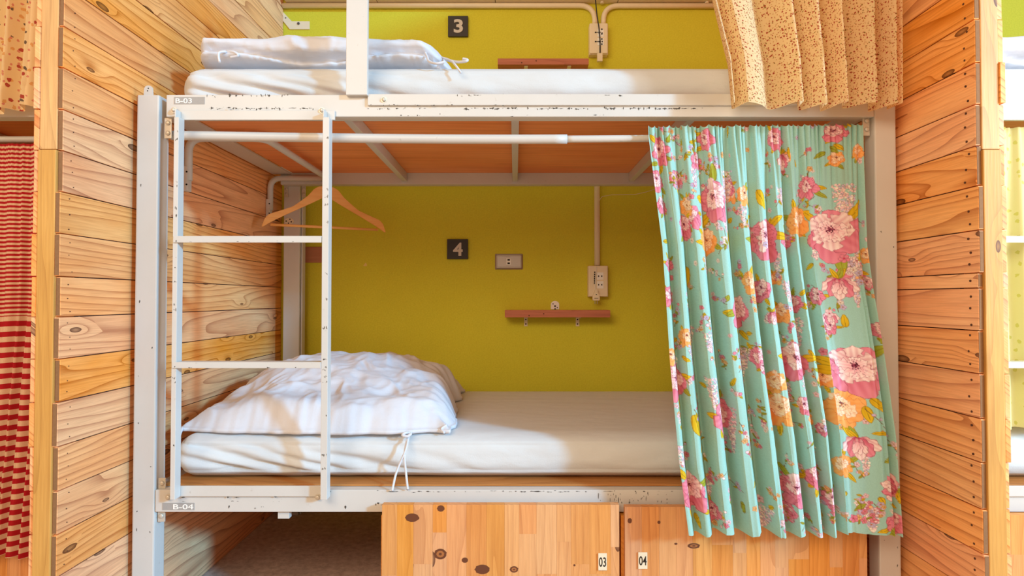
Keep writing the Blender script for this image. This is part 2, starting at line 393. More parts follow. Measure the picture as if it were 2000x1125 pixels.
def bunk(bx, label, full=True, ladder_on=True, extra=()):
    root = thing('bunk_bed', (bx, 0, 0), label, 'bunk bed', 'bunk beds in a row')
    S = M['steel']; SC = [M['steel'], M['chip'], M['dark']]
    xl0, xl1 = bx+xx(263, 0), bx+xx(306, 0)
    xr0, xr1 = bx+xx(1712, 0), bx+xx(1754, 0)
    # posts, front ones a little deeper than wide
    for a, b in ((xl0, xl1), (xr0, xr1)):
        p = MB().box(a, b, 0, .048, 0, PZ, .004)
        if full:
            tabx = (a+b)/2-.022 if a < bx else None
            if a < bx:
                tx = xx(283, 0)
                pts = [(tx-.0125, PZ)]+[(tx-.0115+.0115*(1-math.cos(PI*k/8)), PZ+.017+.010*math.sin(PI*k/8)) for k in range(9)]+[(tx+.0125, PZ)]
                p.prism(pts, .004, .007)
                for dz in (.012, .019): p.disc((tx-.001+(dz-.015)*.3, .004, PZ+dz), .0016, .0005, 'y', 8, 2)
            for z in [random.uniform(.1, 1.35) for k in range(9)]:
                chips(p, z, 0, [(a+.012, a+.016)] if random.random() < .5 else [(b-.012, b-.009)], 200, 1, .006, .004)
        p.build('post', SC, root)
    for a, b in ((bx+xx(553, .93), bx+xx(588, .93)), (bx-xx(588, .93), bx-xx(553, .93))):
        p = MB().box(a, b-.008, .93, .978, 0, 1.75, .003).box(b-.006, b, .945, .978, 0, 1.75, .001)
        p.build('post', S, root)
    if full:
        c = at(565, 432, .9295)
        br = MB()
        br.prism([(c.x+.021*math.cos(2*PI*k/16), c.z+.014*math.sin(2*PI*k/16)) for k in range(16)], .9265, .9298)
        for dx, dz in ((-.012, 0), (.004, .008), (.01, -.003), (-.002, -.009)): br.disc((c.x+dx, .9265, c.z+dz), .003, .0008, 'y', 8, 1)
        br.build('screw_plate', [M['cream'], M['dark']], root)
        for px in (560, 594):
            c = at(px, 372, .929); br = MB().box(c.x-.010, c.x+.008, .925, .9298, c.z-.03, c.z+.022, .001)
            for dz in (-.016, .006): br.disc((c.x, .925, c.z+dz), .0055, .002, 'y', 10, 0, .002)
            br.build('bracket', [M['bolt']], root)
    # beams
    u = MB().box(xl1+.02, xr0-.001, .000, .040, ZUB, ZUT, .002)
    if full:
        zc = zz(212, 0)
        chips(u, zc, 0, [(xx(405, 0), xx(440, 0)), (xx(450, 0), xx(545, 0)), (xx(560, 0), xx(610, 0))], 160)
        chips(u, zc, 0, [(xx(715, 0), xx(790, 0)), (xx(818, 0), xx(895, 0)), (xx(905, 0), xx(1010, 0)), (xx(1030, 0), xx(1150, 0)), (xx(1180, 0), xx(1420, 0))], 190)
        chips(u, ZUT-.002, 0, [(xx(400, 0), xx(560, 0)), (xx(900, 0), xx(1000, 0))], 45, 1, .006, .006)
        chips(u, ZUB+.004, 0, [(xx(480, 0), xx(560, 0)), (xx(780, 0), xx(1200, 0))], 30, 1, .002, .007)
    u.build('upper_beam', SC, root)
    lo = MB().box(xl1+.002, xr0-.001, .000, .040, ZLB, ZLT, .002)
    if full:
        chips(lo, zz(960, 0), 0, [(xx(640, 0), xx(1320, 0))], 42, 1, .002, .016)
        chips(lo, zz(979, 0), 0, [(xx(360, 0), xx(560, 0))], 25, 1, .003, .012)
        chips(lo, zz(985, 0), 0, [(xx(735, 0), xx(820, 0)), (xx(833, 0), xx(865, 0))], 200, 1, .007, .012)
        for k in range(34):                                            # peeled patch at the right end
            px = random.gauss(1235, 45); px = min(max(px, 1130), 1300)
            chips(lo, zz(random.uniform(962, 983), 0), 0, [(xx(px, 0), xx(px, 0)+.002)], 400, 1, .010, .004)
        chips(lo, zz(990, 0), 0, [(xx(450, 0), xx(465, 0)), (xx(500, 0), xx(525, 0)), (xx(675, 0), xx(682, 0))], 60, 1, .008, .007)
    lo.build('lower_beam', SC, root)
    for zb, zt in ((zz(365, .94), zz(341, .94)), (ZLB, ZLT)):
        MB().box(bx+xx(588, .94)-.07, bx-xx(588, .94)+.07, .885, .9285, zb+.0, zt+.035 if zb > 1 else zt, .002).build('back_beam', S, root)
    for sgn in (-1, 1):
        MB().box(bx+sgn*.948, bx+sgn*1.026, .05, .884, 1.4535, 1.4595, .001).box(bx+sgn*1.02, bx+sgn*1.026, .05, .884, 1.4596, 1.50, .001).build('side_beam', S, root)
        MB().box(bx+sgn*.95, bx+sgn*1.026, .05, .884, ZLB+.01, ZLT-.014, .002).build('side_beam', S, root)
    MB().box(bx-.945, bx+.945, .042, .884, UDECK-.011, UDECK-.001, 0, 0, axis=0, rnd=.5).build('upper_board', M['ply'], root)
    for X in (-.468, 0, .492):
        MB().box(bx+X-.011, bx+X+.011, .041, .884, 1.424, UDECK-.0115, .0015).box(bx+X-.0195, bx+X+.0195, .041, .07, 1.446, UDECK-.0115, .0015).build('slat', S, root)
    MB().box(bx-.955, bx+.94, .03, .90, ZLT+.001, DECK+.002, 0, 0, axis=0, rnd=.4).build('lower_board', M['deck'], root)
    if full:
        MB().box(xx(548, .02), xx(570, .02), .012, .03, zz(1011, .02), ZLB-.0005, .001).build('lug', S, root)
    # corner brackets
    if full:
        for (px, y0, y1, zs) in ((323, 228, 268, (238, 258)), (311, 936, 957, (946,)), (310, 1001, 1022, (1010,)), (1698.5, 222, 262, (233, 250))):
            c = at(px, (y0+y1)/2, -.001); wdt = .0095
            yy = .01 if px < 1600 else .014
            b = MB().box(c.x-wdt, c.x+wdt, yy, yy+.004, zz(y1, 0), zz(y0, 0), .001)
            for q in zs: b.disc((c.x+.001, yy, zz(q, 0)), .0062, .003, 'y', 12, 0, .002)
            b.build('bracket', M['bolt'], root)
    # ladder bolted on the front
    if ladder_on:
        YL = -.034
        a0, a1, b0, b1 = bx+xx(336, YL), bx+xx(345.5, YL), bx+xx(628, YL), bx+xx(641, YL)
        if not full: a0, a1, b0, b1 = [v for v in (a0, a1, b0, b1)]
        zt, zb = zz(209, YL), zz(977, YL); zt2, zb2 = zz(228, YL), zz(956, YL)
        top = MB().box(a0-.002, b1+.006, -.007, -.001, zt, zt2, .0012)
        bot = MB().box(a0-.012, b0-.002, -.007, -.001, zb, zb2, .0012)
        if full:
            chips(bot, zz(971, -.007), -.007, [(xx(350, 0), xx(370, 0)), (xx(450, 0), xx(475, 0)), (xx(540, 0), xx(600, 0))], 60)
            chips(top, zz(211, -.007), -.007, [(xx(410, 0), xx(560, 0))], 60, 1, .0025)
        lad = top.build('ladder', SC, root)
        bot.build('foot_rail', SC, lad)
        for q0, q1, dpt in ((a0, a1, -.001), (b0, b1, -.001)):
            st = MB().box(q0, q1, YL, -.0075, zb+.001, zt2-.0005, .0012).box(q0, q0+.003, YL+.002, -.0078, zt2, zt-.004, .0008)
            if full:
                for k in range(16): chips(st, random.uniform(zb2, zt2), YL, [(random.uniform(q0+.002, q1-.003), q1-.002)], 900, 1, .006, .0025)
            st.build('stile', SC, lad)
        for y0, y1 in ((461, 474), (707, 719)):
            r = MB().box(a0+.003, b0-.0005, YL-.0035, YL-.0005, zz(y1, YL), zz(y0, YL), .001).box(a1+.001, b0-.0005, YL, -.003, zz(y0, YL)-.0035, zz(y0, YL), .001)
            if full: chips(r, zz(y1-2, YL), YL-.0035, [(a0+.01, b0-.02)], 22, 1, .003, .008)
            r.build('rung', SC, lad)
        for px, py in ((340, 215), (629, 216), (329, 971), (621, 971)):
            c = at(px, py, -.007); c.x += bx; bolt(lad, c)
    # guard rail of the top bunk
    if full:
        g = MB().box(xx(674, -.012), xx(716, -.012), -.016, -.001, zz(186, -.012), 2.1, .0015)
        g.box(xx(716.5, -.005), xx(1560, -.005), -.007, -.001, zz(206, -.005), zz(184, -.005), .0012)
        chips(g, zz(205, -.007), -.007, [(xx(720, 0), xx(1000, 0))], 30, 1, .002, .008)
        chips(g, zz(186, -.007), -.007, [(xx(890, 0), xx(940, 0)), (xx(1180, 0), xx(1250, 0))], 80, 1, .004, .008)
        g.box(xx(1545, -.005), xx(1560, -.005), -.016, -.0075, zz(206, -.005), 2.1, .001)
        g.box(xx(716.5, -.005), xx(1545, -.005), -.014, -.004, 1.95, 2.0, .001)
        gr = g.build('guard_rail', SC, root)
        bolt(gr, at(750, 195, -.007))
        for s_, px0, px1, tx0, tx1, py0, py1 in (('B-03', 336, 372, 339, 371, 189.5, 203.5), ('B-04', 322, 384, 343, 382, 982, 996)):
            y = -.0002
            pl = MB().box(xx(px0, 0), xx(px1 if s_ == 'B-04' else 396, 0), y-.0006, y, zz(py1, 0), zz(py0, 0)).build('label_plate', M['plate'], root)
            tb = MB(); text_into(tb, s_, xx((tx0+tx1)/2, 0), zz((py0+py1)/2+.5, 0), y-.0007, xx(tx1, 0)-xx(tx0, 0), (py1-py0-4)/724*1.0, 0, .0004, .012)
            tb.build('lettering', M['white'], pl)
    return root
bunk(0, 'white chipped steel bunk bed with ladder in the middle bay, carrying plates B-03 and B-04')
# neighbours share the same design; only what shows past the partitions
PIT = 2.161
bunk(PIT, 'sunlit white bunk bed past the right wooden partition, its ladder rungs showing', False, True)
bunk(-PIT, 'shaded bunk bed past the left wooden partition, behind striped curtain', False, False)
# ------------------------------------------------------------------ mattresses and bedding
def mattress(x0, x1, y0, y1, z0, z1, r, label, wr):
    """closed, rounded, slightly wrinkled; wr(x, y, z) pushes the surface out"""
    m = MB(); cx, cy, cz = (x0+x1)/2, (y0+y1)/2, (z0+z1)/2
    bm = bmesh.new(); bmesh.ops.create_cube(bm, size=2)
    dims = (x1-x0, y1-y0, z1-z0)
    def cut(axis, n):
        for k in range(1, n):
            g = bm.verts[:]+bm.edges[:]+bm.faces[:]
            co = [0, 0, 0]; co[axis] = -1+2*k/n; no = [0, 0, 0]; no[axis] = 1
            bmesh.ops.bisect_plane(bm, geom=g, plane_co=co, plane_no=no)
    cut(0, 120); cut(1, 20); cut(2, 22)
    for v in bm.verts:
        p = Vector((v.co.x*dims[0]/2, v.co.y*dims[1]/2, v.co.z*dims[2]/2))
        q = Vector([max(-(dims[i]/2-r), min(dims[i]/2-r, p[i])) for i in range(3)])
        d = p-q
        n = d.normalized() if d.length > 1e-9 else Vector((0, 0, 0))
        p = q+n*min(r, max(abs(d.x), abs(d.y), abs(d.z)))
        P = p+Vector((cx, cy, cz))
        k = wr(P.x, P.y, P.z)*(.12 if abs(n.z) > .6 or abs(n.x) > .75 else 1)
        P = P+n*k
        if P.z < z0: P.z = z0
        v.co = P
    m.bm(bm, smooth=True)
    o = m.build('mattress', M['sheet'], None, (cx, cy, z0))
    return tag(o, label, 'mattress', 'mattresses on the bunks')
def wr_front(zl, zh, sd=0.0):
    def f(x, y, z):
        # long pulls fanning down from the top corner at the foot end, faint waves along the rest
        ph = (z-zl)/(zh-zl); e = max(0, min(1, (x+.985)/.09))
        d = (x+.98)*1.55+ph*.62
        wob = .10*fbm(x*2.2+sd, ph*1.5, 3)
        g = 0
        for c, wd, amp in ((.42, .055, .016), (.66, .07, .020), (.90, .05, .013), (1.12, .07, .014), (1.45, .08, .008)):
            g += amp*math.exp(-((d-c+wob)/wd)**2)
        fall = math.exp(-max(0, x+.35)*2.4)
        a = -g*e*fall*(1-.5*ph)+.005*fbm(x*2.3+sd, z*7, 3.1)+.003*fbm(x*7, z*16, 8)
        return min(a, .006)-.003
    return f
mattress(-.957, .94, .054, .878, UDECK+.001, 1.592, .058, 'white sheeted mattress on the top bunk, under the number 3 sign', wr_front(1.47, 1.59, 4.0))
mattress(-.957, .935, .05, .878, DECK+.004, .546, .055, 'white sheeted mattress on the bottom bunk above the wooden lockers', wr_front(.42, .545))
mattress(PIT-.95, PIT+.93, .054, .878, UDECK+.001, 1.59, .05, 'overexposed mattress on the top bunk beyond the right partition', lambda x, y, z: .002*fbm(x*4, z*9, 1))
mattress(PIT-.95, PIT+.93, .054, .878, DECK+.004, .546, .05, 'overexposed mattress on the bottom bunk beyond the right partition', lambda x, y, z: .002*fbm(x*4, z*9, 1))
def ridged(x, y, z):
    return 1-2*abs(noise.noise(Vector((x, y, z))))
def tie(parent, pts, r=.0028, name='tie'):
    P = [Vector(p) for p in pts]; out = []
    for i in range(len(P)-1):                                            # catmull-rom
        p0, p1, p2, p3 = P[max(i-1, 0)], P[i], P[i+1], P[min(i+2, len(P)-1)]
        for k in range(6):
            t = k/6; out.append(.5*((2*p1)+(p2-p0)*t+(2*p0-5*p1+4*p2-p3)*t*t+(3*p1-p0-3*p2+p3)*t**3))
    out.append(P[-1])
    return MB().tube(out, r, 8).build(name, M['duvet'], parent)
def low_duvet():
    MT = .5485
    x0, x1, y0, y1 = -.965, -.2, .075, .80
    def H(u, v):
        # height of the heap over the sheet
        s = lambda a, b, t: (lambda q: q*q*(3-2*q))(max(0, min(1, (t-a)/(b-a))))
        hx = .42+.58*s(0, .30, u); hx *= 1-.33*s(.62, 1, u)
        hv = .38+.62*s(0, .62, v); hv *= 1-.35*s(.7, 1, v)
        return .150*hx*hv
    def top(u, v):
        wob = .018*fbm(u*5, v*5, 2)
        x = x0+(x1-x0)*u+.02*math.sin(v*5+1)*u+(.028*fbm(9, v*6, 4)) * (1 if u > .5 else .4)
        y = y0+(y1-y0)*v+.016*fbm(u*7, 5, 6)*(1-v)-(.03*(1-abs(2*u-1))*(1-v))+(.02*(1-u))*(1-v)
        du = min(u, 1-u)*(x1-x0); dv = min(v, 1-v)*(y1-y0); d = min(du, dv)
        e = 1-(1-min(1, d/.085))**2.4
        wx, wy = x+.06*fbm(x*4, y*4, 1), y+.06*fbm(x*4, y*4, 7)
        wr = .017*ridged(wx*4+wy*3, wy*6-wx*2.4, 3)+.009*ridged(wx*9, wy*9+wx*6, 8)+.012*ridged(wx*2.6-wy*3.4, wy*2.2, 11)*(1-.3*v)+.004*ridged(wx*21, wy*19, 5)
        # gathers along the front seam and right end
        g = math.exp(-dv/.04) if v < .5 else 0
        g2 = math.exp(-(1-u)*(x1-x0)/.09)
        wr += .0012*g*math.sin(x*120+9*fbm(x*6, 1, 1))+.004*g2*math.sin(y*150+x*60)
        return x, y, max(.010, H(u, v)*e+wr*(e*.9+.1)+wob*.3*e), e
    m = MB(); nu, nv = 210, 150
    def f(u, v):
        x, y, h, e = top(u, v); return Vector((x, y, MT+h))
    def b(u, v):
        x, y, h, e = top(u, v); return Vector((x, y, MT))
    m.grid(f, nu, nv); n1 = len(m.v)
    m.grid(b, nu, nv, flip=True)
    W = nu+1
    rim = [i for i in range(nu)]+[j*W+nu for j in range(nv)]+[nv*W+i for i in range(nu, 0, -1)]+[j*W for j in range(nv, 0, -1)]
    fs = [(rim[(k+1) % len(rim)], rim[k], n1+rim[k], n1+rim[(k+1) % len(rim)]) for k in range(len(rim))]
    m.f += fs; m.fm += [0]*len(fs); m.sm += [True]*len(fs)
    o = m.build('duvet', M['duvet'], None, (-.58, .4, MT))
    tag(o, 'rumpled white duvet heaped at the ladder end of the bottom mattress', 'duvet', 'duvets on the bunks')
    f_ = lambda px, py, Y: at(px, py, Y)
    tie(o, [f_(800, 846, .075), f_(797, 858, .05), f_(792, 880, .026), f_(775, 920, .02), f_(767, 953, -.006), f_(766, 957, -.007)], .0032)
    tie(o, [f_(800, 848, .072), f_(795, 860, .048), f_(790, 890, .024), f_(793, 925, .018), f_(796, 953, -.006), f_(796, 955, -.007)], .0032)
    tie(o, [f_(803, 846, .07), f_(793, 845, .05), f_(786, 850, .045), f_(796, 852, .044), f_(803, 847, .05)], .004)
    tie(o, [f_(862, 832, .11), f_(858, 838, .085), f_(868, 845, .07), f_(862, 838, .08), f_(872, 830, .09)], .0034)
    tie(o, [f_(356, 836, .10), f_(352, 845, .08), f_(349, 856, .055)], .0045)
    return o
low_duvet()
def top_duvet(bx, label, xa, xb, name='duvet'):
    MT = 1.594
    m = MB(); nx, nc = 190, 90
    def fn(c, s):
        x = bx+xa+(xb-xa)*s
        # height along the length: rounded blunt left fold, long taper to the right corner
        L = min(1, s/.05); L = math.sqrt(max(0, 1-(1-L)**2))
        R = max(0, min(1, (1-s)/.20)); R = R*R*(3-2*R)*.86+.14*min(1, (1-s)/.03)
        h = (.104+.016*math.sin(s*3.0+.3)+.006*fbm(x*5, 2, 2))*min(L+.0001, 1)*R
        wy = .33*(.55+.45*L)*(.35+.65*R)
        a = 2*PI*c; ca, sa = math.cos(a), math.sin(a)
        n = 2.7; y = math.copysign(abs(ca)**(2/n), ca)*wy; z = (math.copysign(abs(sa)**(2/n), sa)+1)/2*h
        fr = max(0, -ca)
        zf = z/max(h, 1e-4)
        crease = math.exp(-((zf-.36-.10*math.sin(s*9+1)*R)/.07)**2)
        crease2 = math.exp(-((zf-.13)/.05)**2)*(.5+.5*math.sin(s*23))
        y += fr**.5*(.036*crease*min(1, s/.06)+.014*crease2)
        # gathered seam in the lower layer
        if zf < .34: y += fr*.0016*math.sin(s*150+14*fbm(x*7, 3, 3)+zf*9)
        wr = .009*ridged(x*5+z*9, y*5, 2+z*8)+.006*ridged(x*11+z*14, y*9, z*26)+.003*ridged(x*30, y*12, z*40)*(1 if zf < .5 else .5)
        y += -fr*wr*1.2; z += max(0, sa)*wr*1.0
        return Vector((x, .42+y, MT+max(0.0, z)))
    m.grid(fn, nc, nx, closed_u=True, flip=False)
    b = 0; k = len(m.v)-nc
    m.f += [tuple(range(nc)), tuple(k+i for i in reversed(range(nc)))]; m.fm += [0, 0]; m.sm += [True, True]
    o = m.build(name, M['duvet'], None, (bx+(xa+xb)/2, .42, MT))
    return tag(o, label, 'duvet', 'duvets on the bunks')
d2 = top_duvet(0, 'neatly folded white duvet on the top mattress, behind the guard rail post', -.93, -.125)
tie(d2, [at(432, 105, .10), at(440, 101, .085), at(428, 103, .075), at(427, 112, .07), at(429, 121.5, .066)], .0034)
tie(d2, [at(440, 103, .095), at(455, 101, .085), at(465, 108, .085), at(450, 112, .09)], .0036)
tie(d2, [at(828, 98, .14), at(834, 110, .10), at(838, 120, .07), at(852, 124, .05), at(868, 121, .055)], .0036)
tie(d2, [at(862, 112, .20), at(880, 118, .10), at(890, 128, .05), at(901, 143, .037)], .003)
tie(d2, [at(872, 117, .16), at(892, 121, .09), at(908, 120, .07), at(913, 117, .07), at(904, 115, .075)], .0038)
top_duvet(PIT, 'overexposed folded duvet on the top bunk beyond the right partition', -.925, -.25)
# ------------------------------------------------------------------ curtain rods and curtains
RY = .036
def rod_z(X): return 1.3805-.011*math.cos(X/.95*PI/2)                    # it sags a little
rod = MB(); xs = [-.953+.02*k for k in range(54)]; xj = xx(1108, RY); xs = [x for x in xs if x < xj-.01]
rod.tube([(x, RY, rod_z(x)) for x in xs]+[(xj, RY, rod_z(xj))], .0128, 16)
ro = rod.build('curtain_rod', M['steel'], None, (0, RY, 1.37))
tag(ro, 'white telescopic curtain rod across the bottom bunk, holding the turquoise curtain', 'curtain rod', 'curtain rods')
MB().tube([(xj-.004+.02*k, RY, rod_z(xj+.02*k)) for k in range(int((.945-xj)/.02)+1)], .0098, 14).build('inner_tube', M['steel'], ro)
def lerp_tab(tab, y):
    for (a, b), (c, d) in zip(tab[:-1], tab[1:]):
        if y <= c: return b+(d-b)*max(0, (y-a))/(c-a)
    return tab[-1][1]
# floral print, painted as an array on the cloth's own flat coordinates
class Print:
    def __init__(s, w_, h_, base, K=2):
        s.K = K; s.w, s.h = int(w_*K), int(h_*K); s.a = np.empty((s.h, s.w, 3), np.float32); s.a[:] = base
        rng = np.random.default_rng(3); s.a *= (1+.03*rng.standard_normal((s.h, s.w, 1))).astype(np.float32)
    def win(s, x, y, R):
        K = s.K; i0, i1 = max(0, int((x-R)*K)), min(s.w, int((x+R)*K)+1); j0, j1 = max(0, int((y-R)*K)), min(s.h, int((y+R)*K)+1)
        if i1 <= i0 or j1 <= j0: return None
        J, I = np.mgrid[j0:j1, i0:i1]
        return s.a[j0:j1, i0:i1], I/K-x, J/K-y
    def petal(s, x, y, ang, L, W, cin, cout, edge=None, wav=0.0, tip=.62, seed=0.0):
        q = s.win(x, y, max(L, W)*1.25+2)
        if q is None: return
        A, X, Y = q; ca, sa = math.cos(ang), math.sin(ang)
        t = (X*ca+Y*sa)/L; b = (-X*sa+Y*ca)
        tt = np.clip(t, 0, 1)
        prof = np.power(np.clip(np.sin(PI*np.power(tt, 1/(2*(1-tip)+.35))), 0, 1), .62)
        hw = W*.5*prof*(1+wav*np.sin(tt*17+seed)*.5)
        tl = 1+wav*.12*np.sin(b/W*16+seed)
        d = np.minimum(hw-np.abs(b), (tl-t)*L*.8); d = np.minimum(d, t*L)
        m = np.clip(d*1.3+.5, 0, 1)[..., None]
        g = np.clip(tt**.6+.16*np.sin(b/W*22+seed), 0, 1)[..., None]
        col = np.array(cin, np.float32)*(1-g)+np.array(cout, np.float32)*g
        if edge is not None:
            e = np.clip(1-np.abs(d-.5)/.95, 0, 1)[..., None]*.8*(d > -.8)[..., None]
            A[:] = A*(1-m)+col*m; A[:] = A*(1-e)+np.array(edge, np.float32)*e
        else: A[:] = A*(1-m)+col*m
    def blob(s, x, y, r, c, edge=None):
        q = s.win(x, y, r+2)
        if q is None: return
        A, X, Y = q; d = r-np.hypot(X, Y); m = np.clip(d*1.5+.5, 0, 1)[..., None]; A[:] = A*(1-m)+np.array(c, np.float32)*m
        if edge is not None:
            e = np.clip(1-np.abs(d)/.8, 0, 1)[..., None]*.7; A[:] = A*(1-e)+np.array(edge, np.float32)*e
    def line(s, pts, r, c):
        for (x0, y0), (x1, y1) in zip(pts[:-1], pts[1:]):
            n = max(1, int(math.hypot(x1-x0, y1-y0)/.8))
            for k in range(n): s.blob(x0+(x1-x0)*k/n, y0+(y1-y0)*k/n, r, c)
def L3(*c): return lin(*c)[:3]
PK = dict(deep=L3(200, 74, 106), mid=L3(236, 146, 166), light=L3(253, 230, 226), edge=L3(150, 54, 82))
OR = dict(deep=L3(246, 142, 52), mid=L3(250, 186, 112), light=L3(254, 236, 208), edge=L3(206, 120, 70))
YL_, GR_, BR_ = L3(232, 196, 44), L3(150, 160, 40), L3(120, 60, 50)
RN = random.Random(11)
def leaf(p, x, y, ang, L, W, green=False):
    p.petal(x, y, ang, L, W, GR_ if green else L3(212, 170, 30), L3(176, 184, 70) if green else YL_, L3(128, 110, 30), 0, .5)
    p.line([(x, y), (x+math.cos(ang)*L*.85, y+math.sin(ang)*L*.85)], .45, L3(140, 116, 30))
def peony(p, x, y, R, pal, rot=0.0, sq=1.0, leaves=True):
    """open peony seen a little from the side: big outer petals, ragged pale ones round a dark heart set off centre"""
    up = RN.uniform(-2.2, -.9); ox, oy = math.cos(up)*R*.13, math.sin(up)*R*.13
    if leaves:
        for k in range(3):
            a = rot+RN.uniform(0, 6.28); leaf(p, x+math.cos(a)*R*.6, y+math.sin(a)*R*.6, a+RN.uniform(-.4, .4), R*RN.uniform(.5, .85), R*.32, k == 2)
    n = RN.choice((6, 7))
    for k in RN.sample(range(n), n):
        a = rot+2*PI*k/n+RN.uniform(-.28, .28); far = .5+.5*math.cos(a-up)
        L = R*(1.06-.28*far)*RN.uniform(.85, 1.12)
        p.petal(x-math.cos(a)*R*.05, y-math.sin(a)*R*.05, a, L, R*RN.uniform(.66, .86), pal['deep'], pal['mid'], pal['edge'], .22, .72, RN.uniform(0, 6))
    cx, cy = x+ox, y+oy
    n = RN.choice((5, 6))
    for k in RN.sample(range(n), n):
        a = rot+.5+2*PI*k/n+RN.uniform(-.3, .3)
        p.petal(cx, cy, a, R*RN.uniform(.52, .74), R*RN.uniform(.46, .6), pal['deep'], pal['light'] if RN.random() < .55 else pal['mid'], pal['edge'], .5, .74, RN.uniform(0, 6))
    for k in range(5):
        a = up+PI+(k-2)*.62+RN.uniform(-.15, .15)
        p.petal(cx, cy, a, R*RN.uniform(.36, .52), R*RN.uniform(.32, .42), pal['mid'], pal['light'], pal['edge'], .6, .72, RN.uniform(0, 6))
    for k in range(3):
        a = up+(k-1)*.7; p.petal(cx, cy, a, R*RN.uniform(.26, .36), R*.24, pal['mid'], pal['light'], pal['edge'], .6, .7, k)
    for k in range(int(6+R*.5)):
        a, q = RN.uniform(0, 6.28), RN.uniform(0, .13)*R; p.blob(cx+math.cos(a)*q, cy+math.sin(a)*q, max(.7, R*.02), RN.choice((pal['edge'], L3(110, 40, 66), L3(90, 30, 50))))
def tulip(p, x, y, R, pal, ang):
    """closed flower seen from the side, opening towards ang"""
    for k in range(3): leaf(p, x, y, ang+PI+RN.uniform(-1, 1), R*.7, R*.28, k == 1)
    for k in (-2, 2, -1, 1, 0):
        a = ang+k*.42; p.petal(x, y, a, R*(1.25-.08*abs(k)), R*.66, pal['deep'], pal['mid'] if k % 2 else pal['light'], pal['edge'], .25, .62, k)
    for k in (-1, 0, 1): p.petal(x+math.cos(ang)*R*.2, y+math.sin(ang)*R*.2, ang+k*.4, R*.75, R*.36, pal['mid'], pal['light'], pal['edge'], .3, .6, k)
def blossom(p, x, y, r, c, cen=None):
    a0 = RN.uniform(0, 6)
    for k in range(5): p.petal(x, y, a0+2*PI*k/5, r, r*.85, tuple(v*.72 for v in c), c, tuple(v*.45 for v in c), 0, .68)
    p.blob(x, y, max(.8, r*.18), cen or L3(190, 120, 40))
def spray(p, x, y, ang, L, cols, n=9):
    pts = [(x, y)]
    for k in range(6): ang += RN.uniform(-.25, .25); pts.append((pts[-1][0]+math.cos(ang)*L/6, pts[-1][1]+math.sin(ang)*L/6))
    p.line(pts, .6, L3(132, 92, 60))
    for k in range(n):
        q = pts[RN.randrange(1, 7)]; dx, dy = RN.uniform(-8, 8), RN.uniform(-6, 6); z = RN.random()
        if z < .55: blossom(p, q[0]+dx, q[1]+dy, RN.uniform(3.5, 6.5), RN.choice(cols))
        elif z < .8: leaf(p, q[0], q[1], RN.uniform(0, 6.3), RN.uniform(7, 12), 4.5, RN.random() < .6)
        else: p.blob(q[0]+dx, q[1]+dy, RN.uniform(2, 3.2), RN.choice(cols), PK['edge'])
def wisteria(p, x, y, w_, h_):
    for k in range(int(w_*h_/11)):
        t = RN.random(); q = w_*.5*(1-t)**.7
        c = RN.choice((L3(250, 222, 220), L3(246, 206, 210), L3(214, 200, 226), L3(252, 244, 230)))
        p.blob(x+RN.uniform(-q, q), y+t*h_, RN.uniform(1.2, 2.2), c, L3(150, 110, 120) if RN.random() < .5 else None)
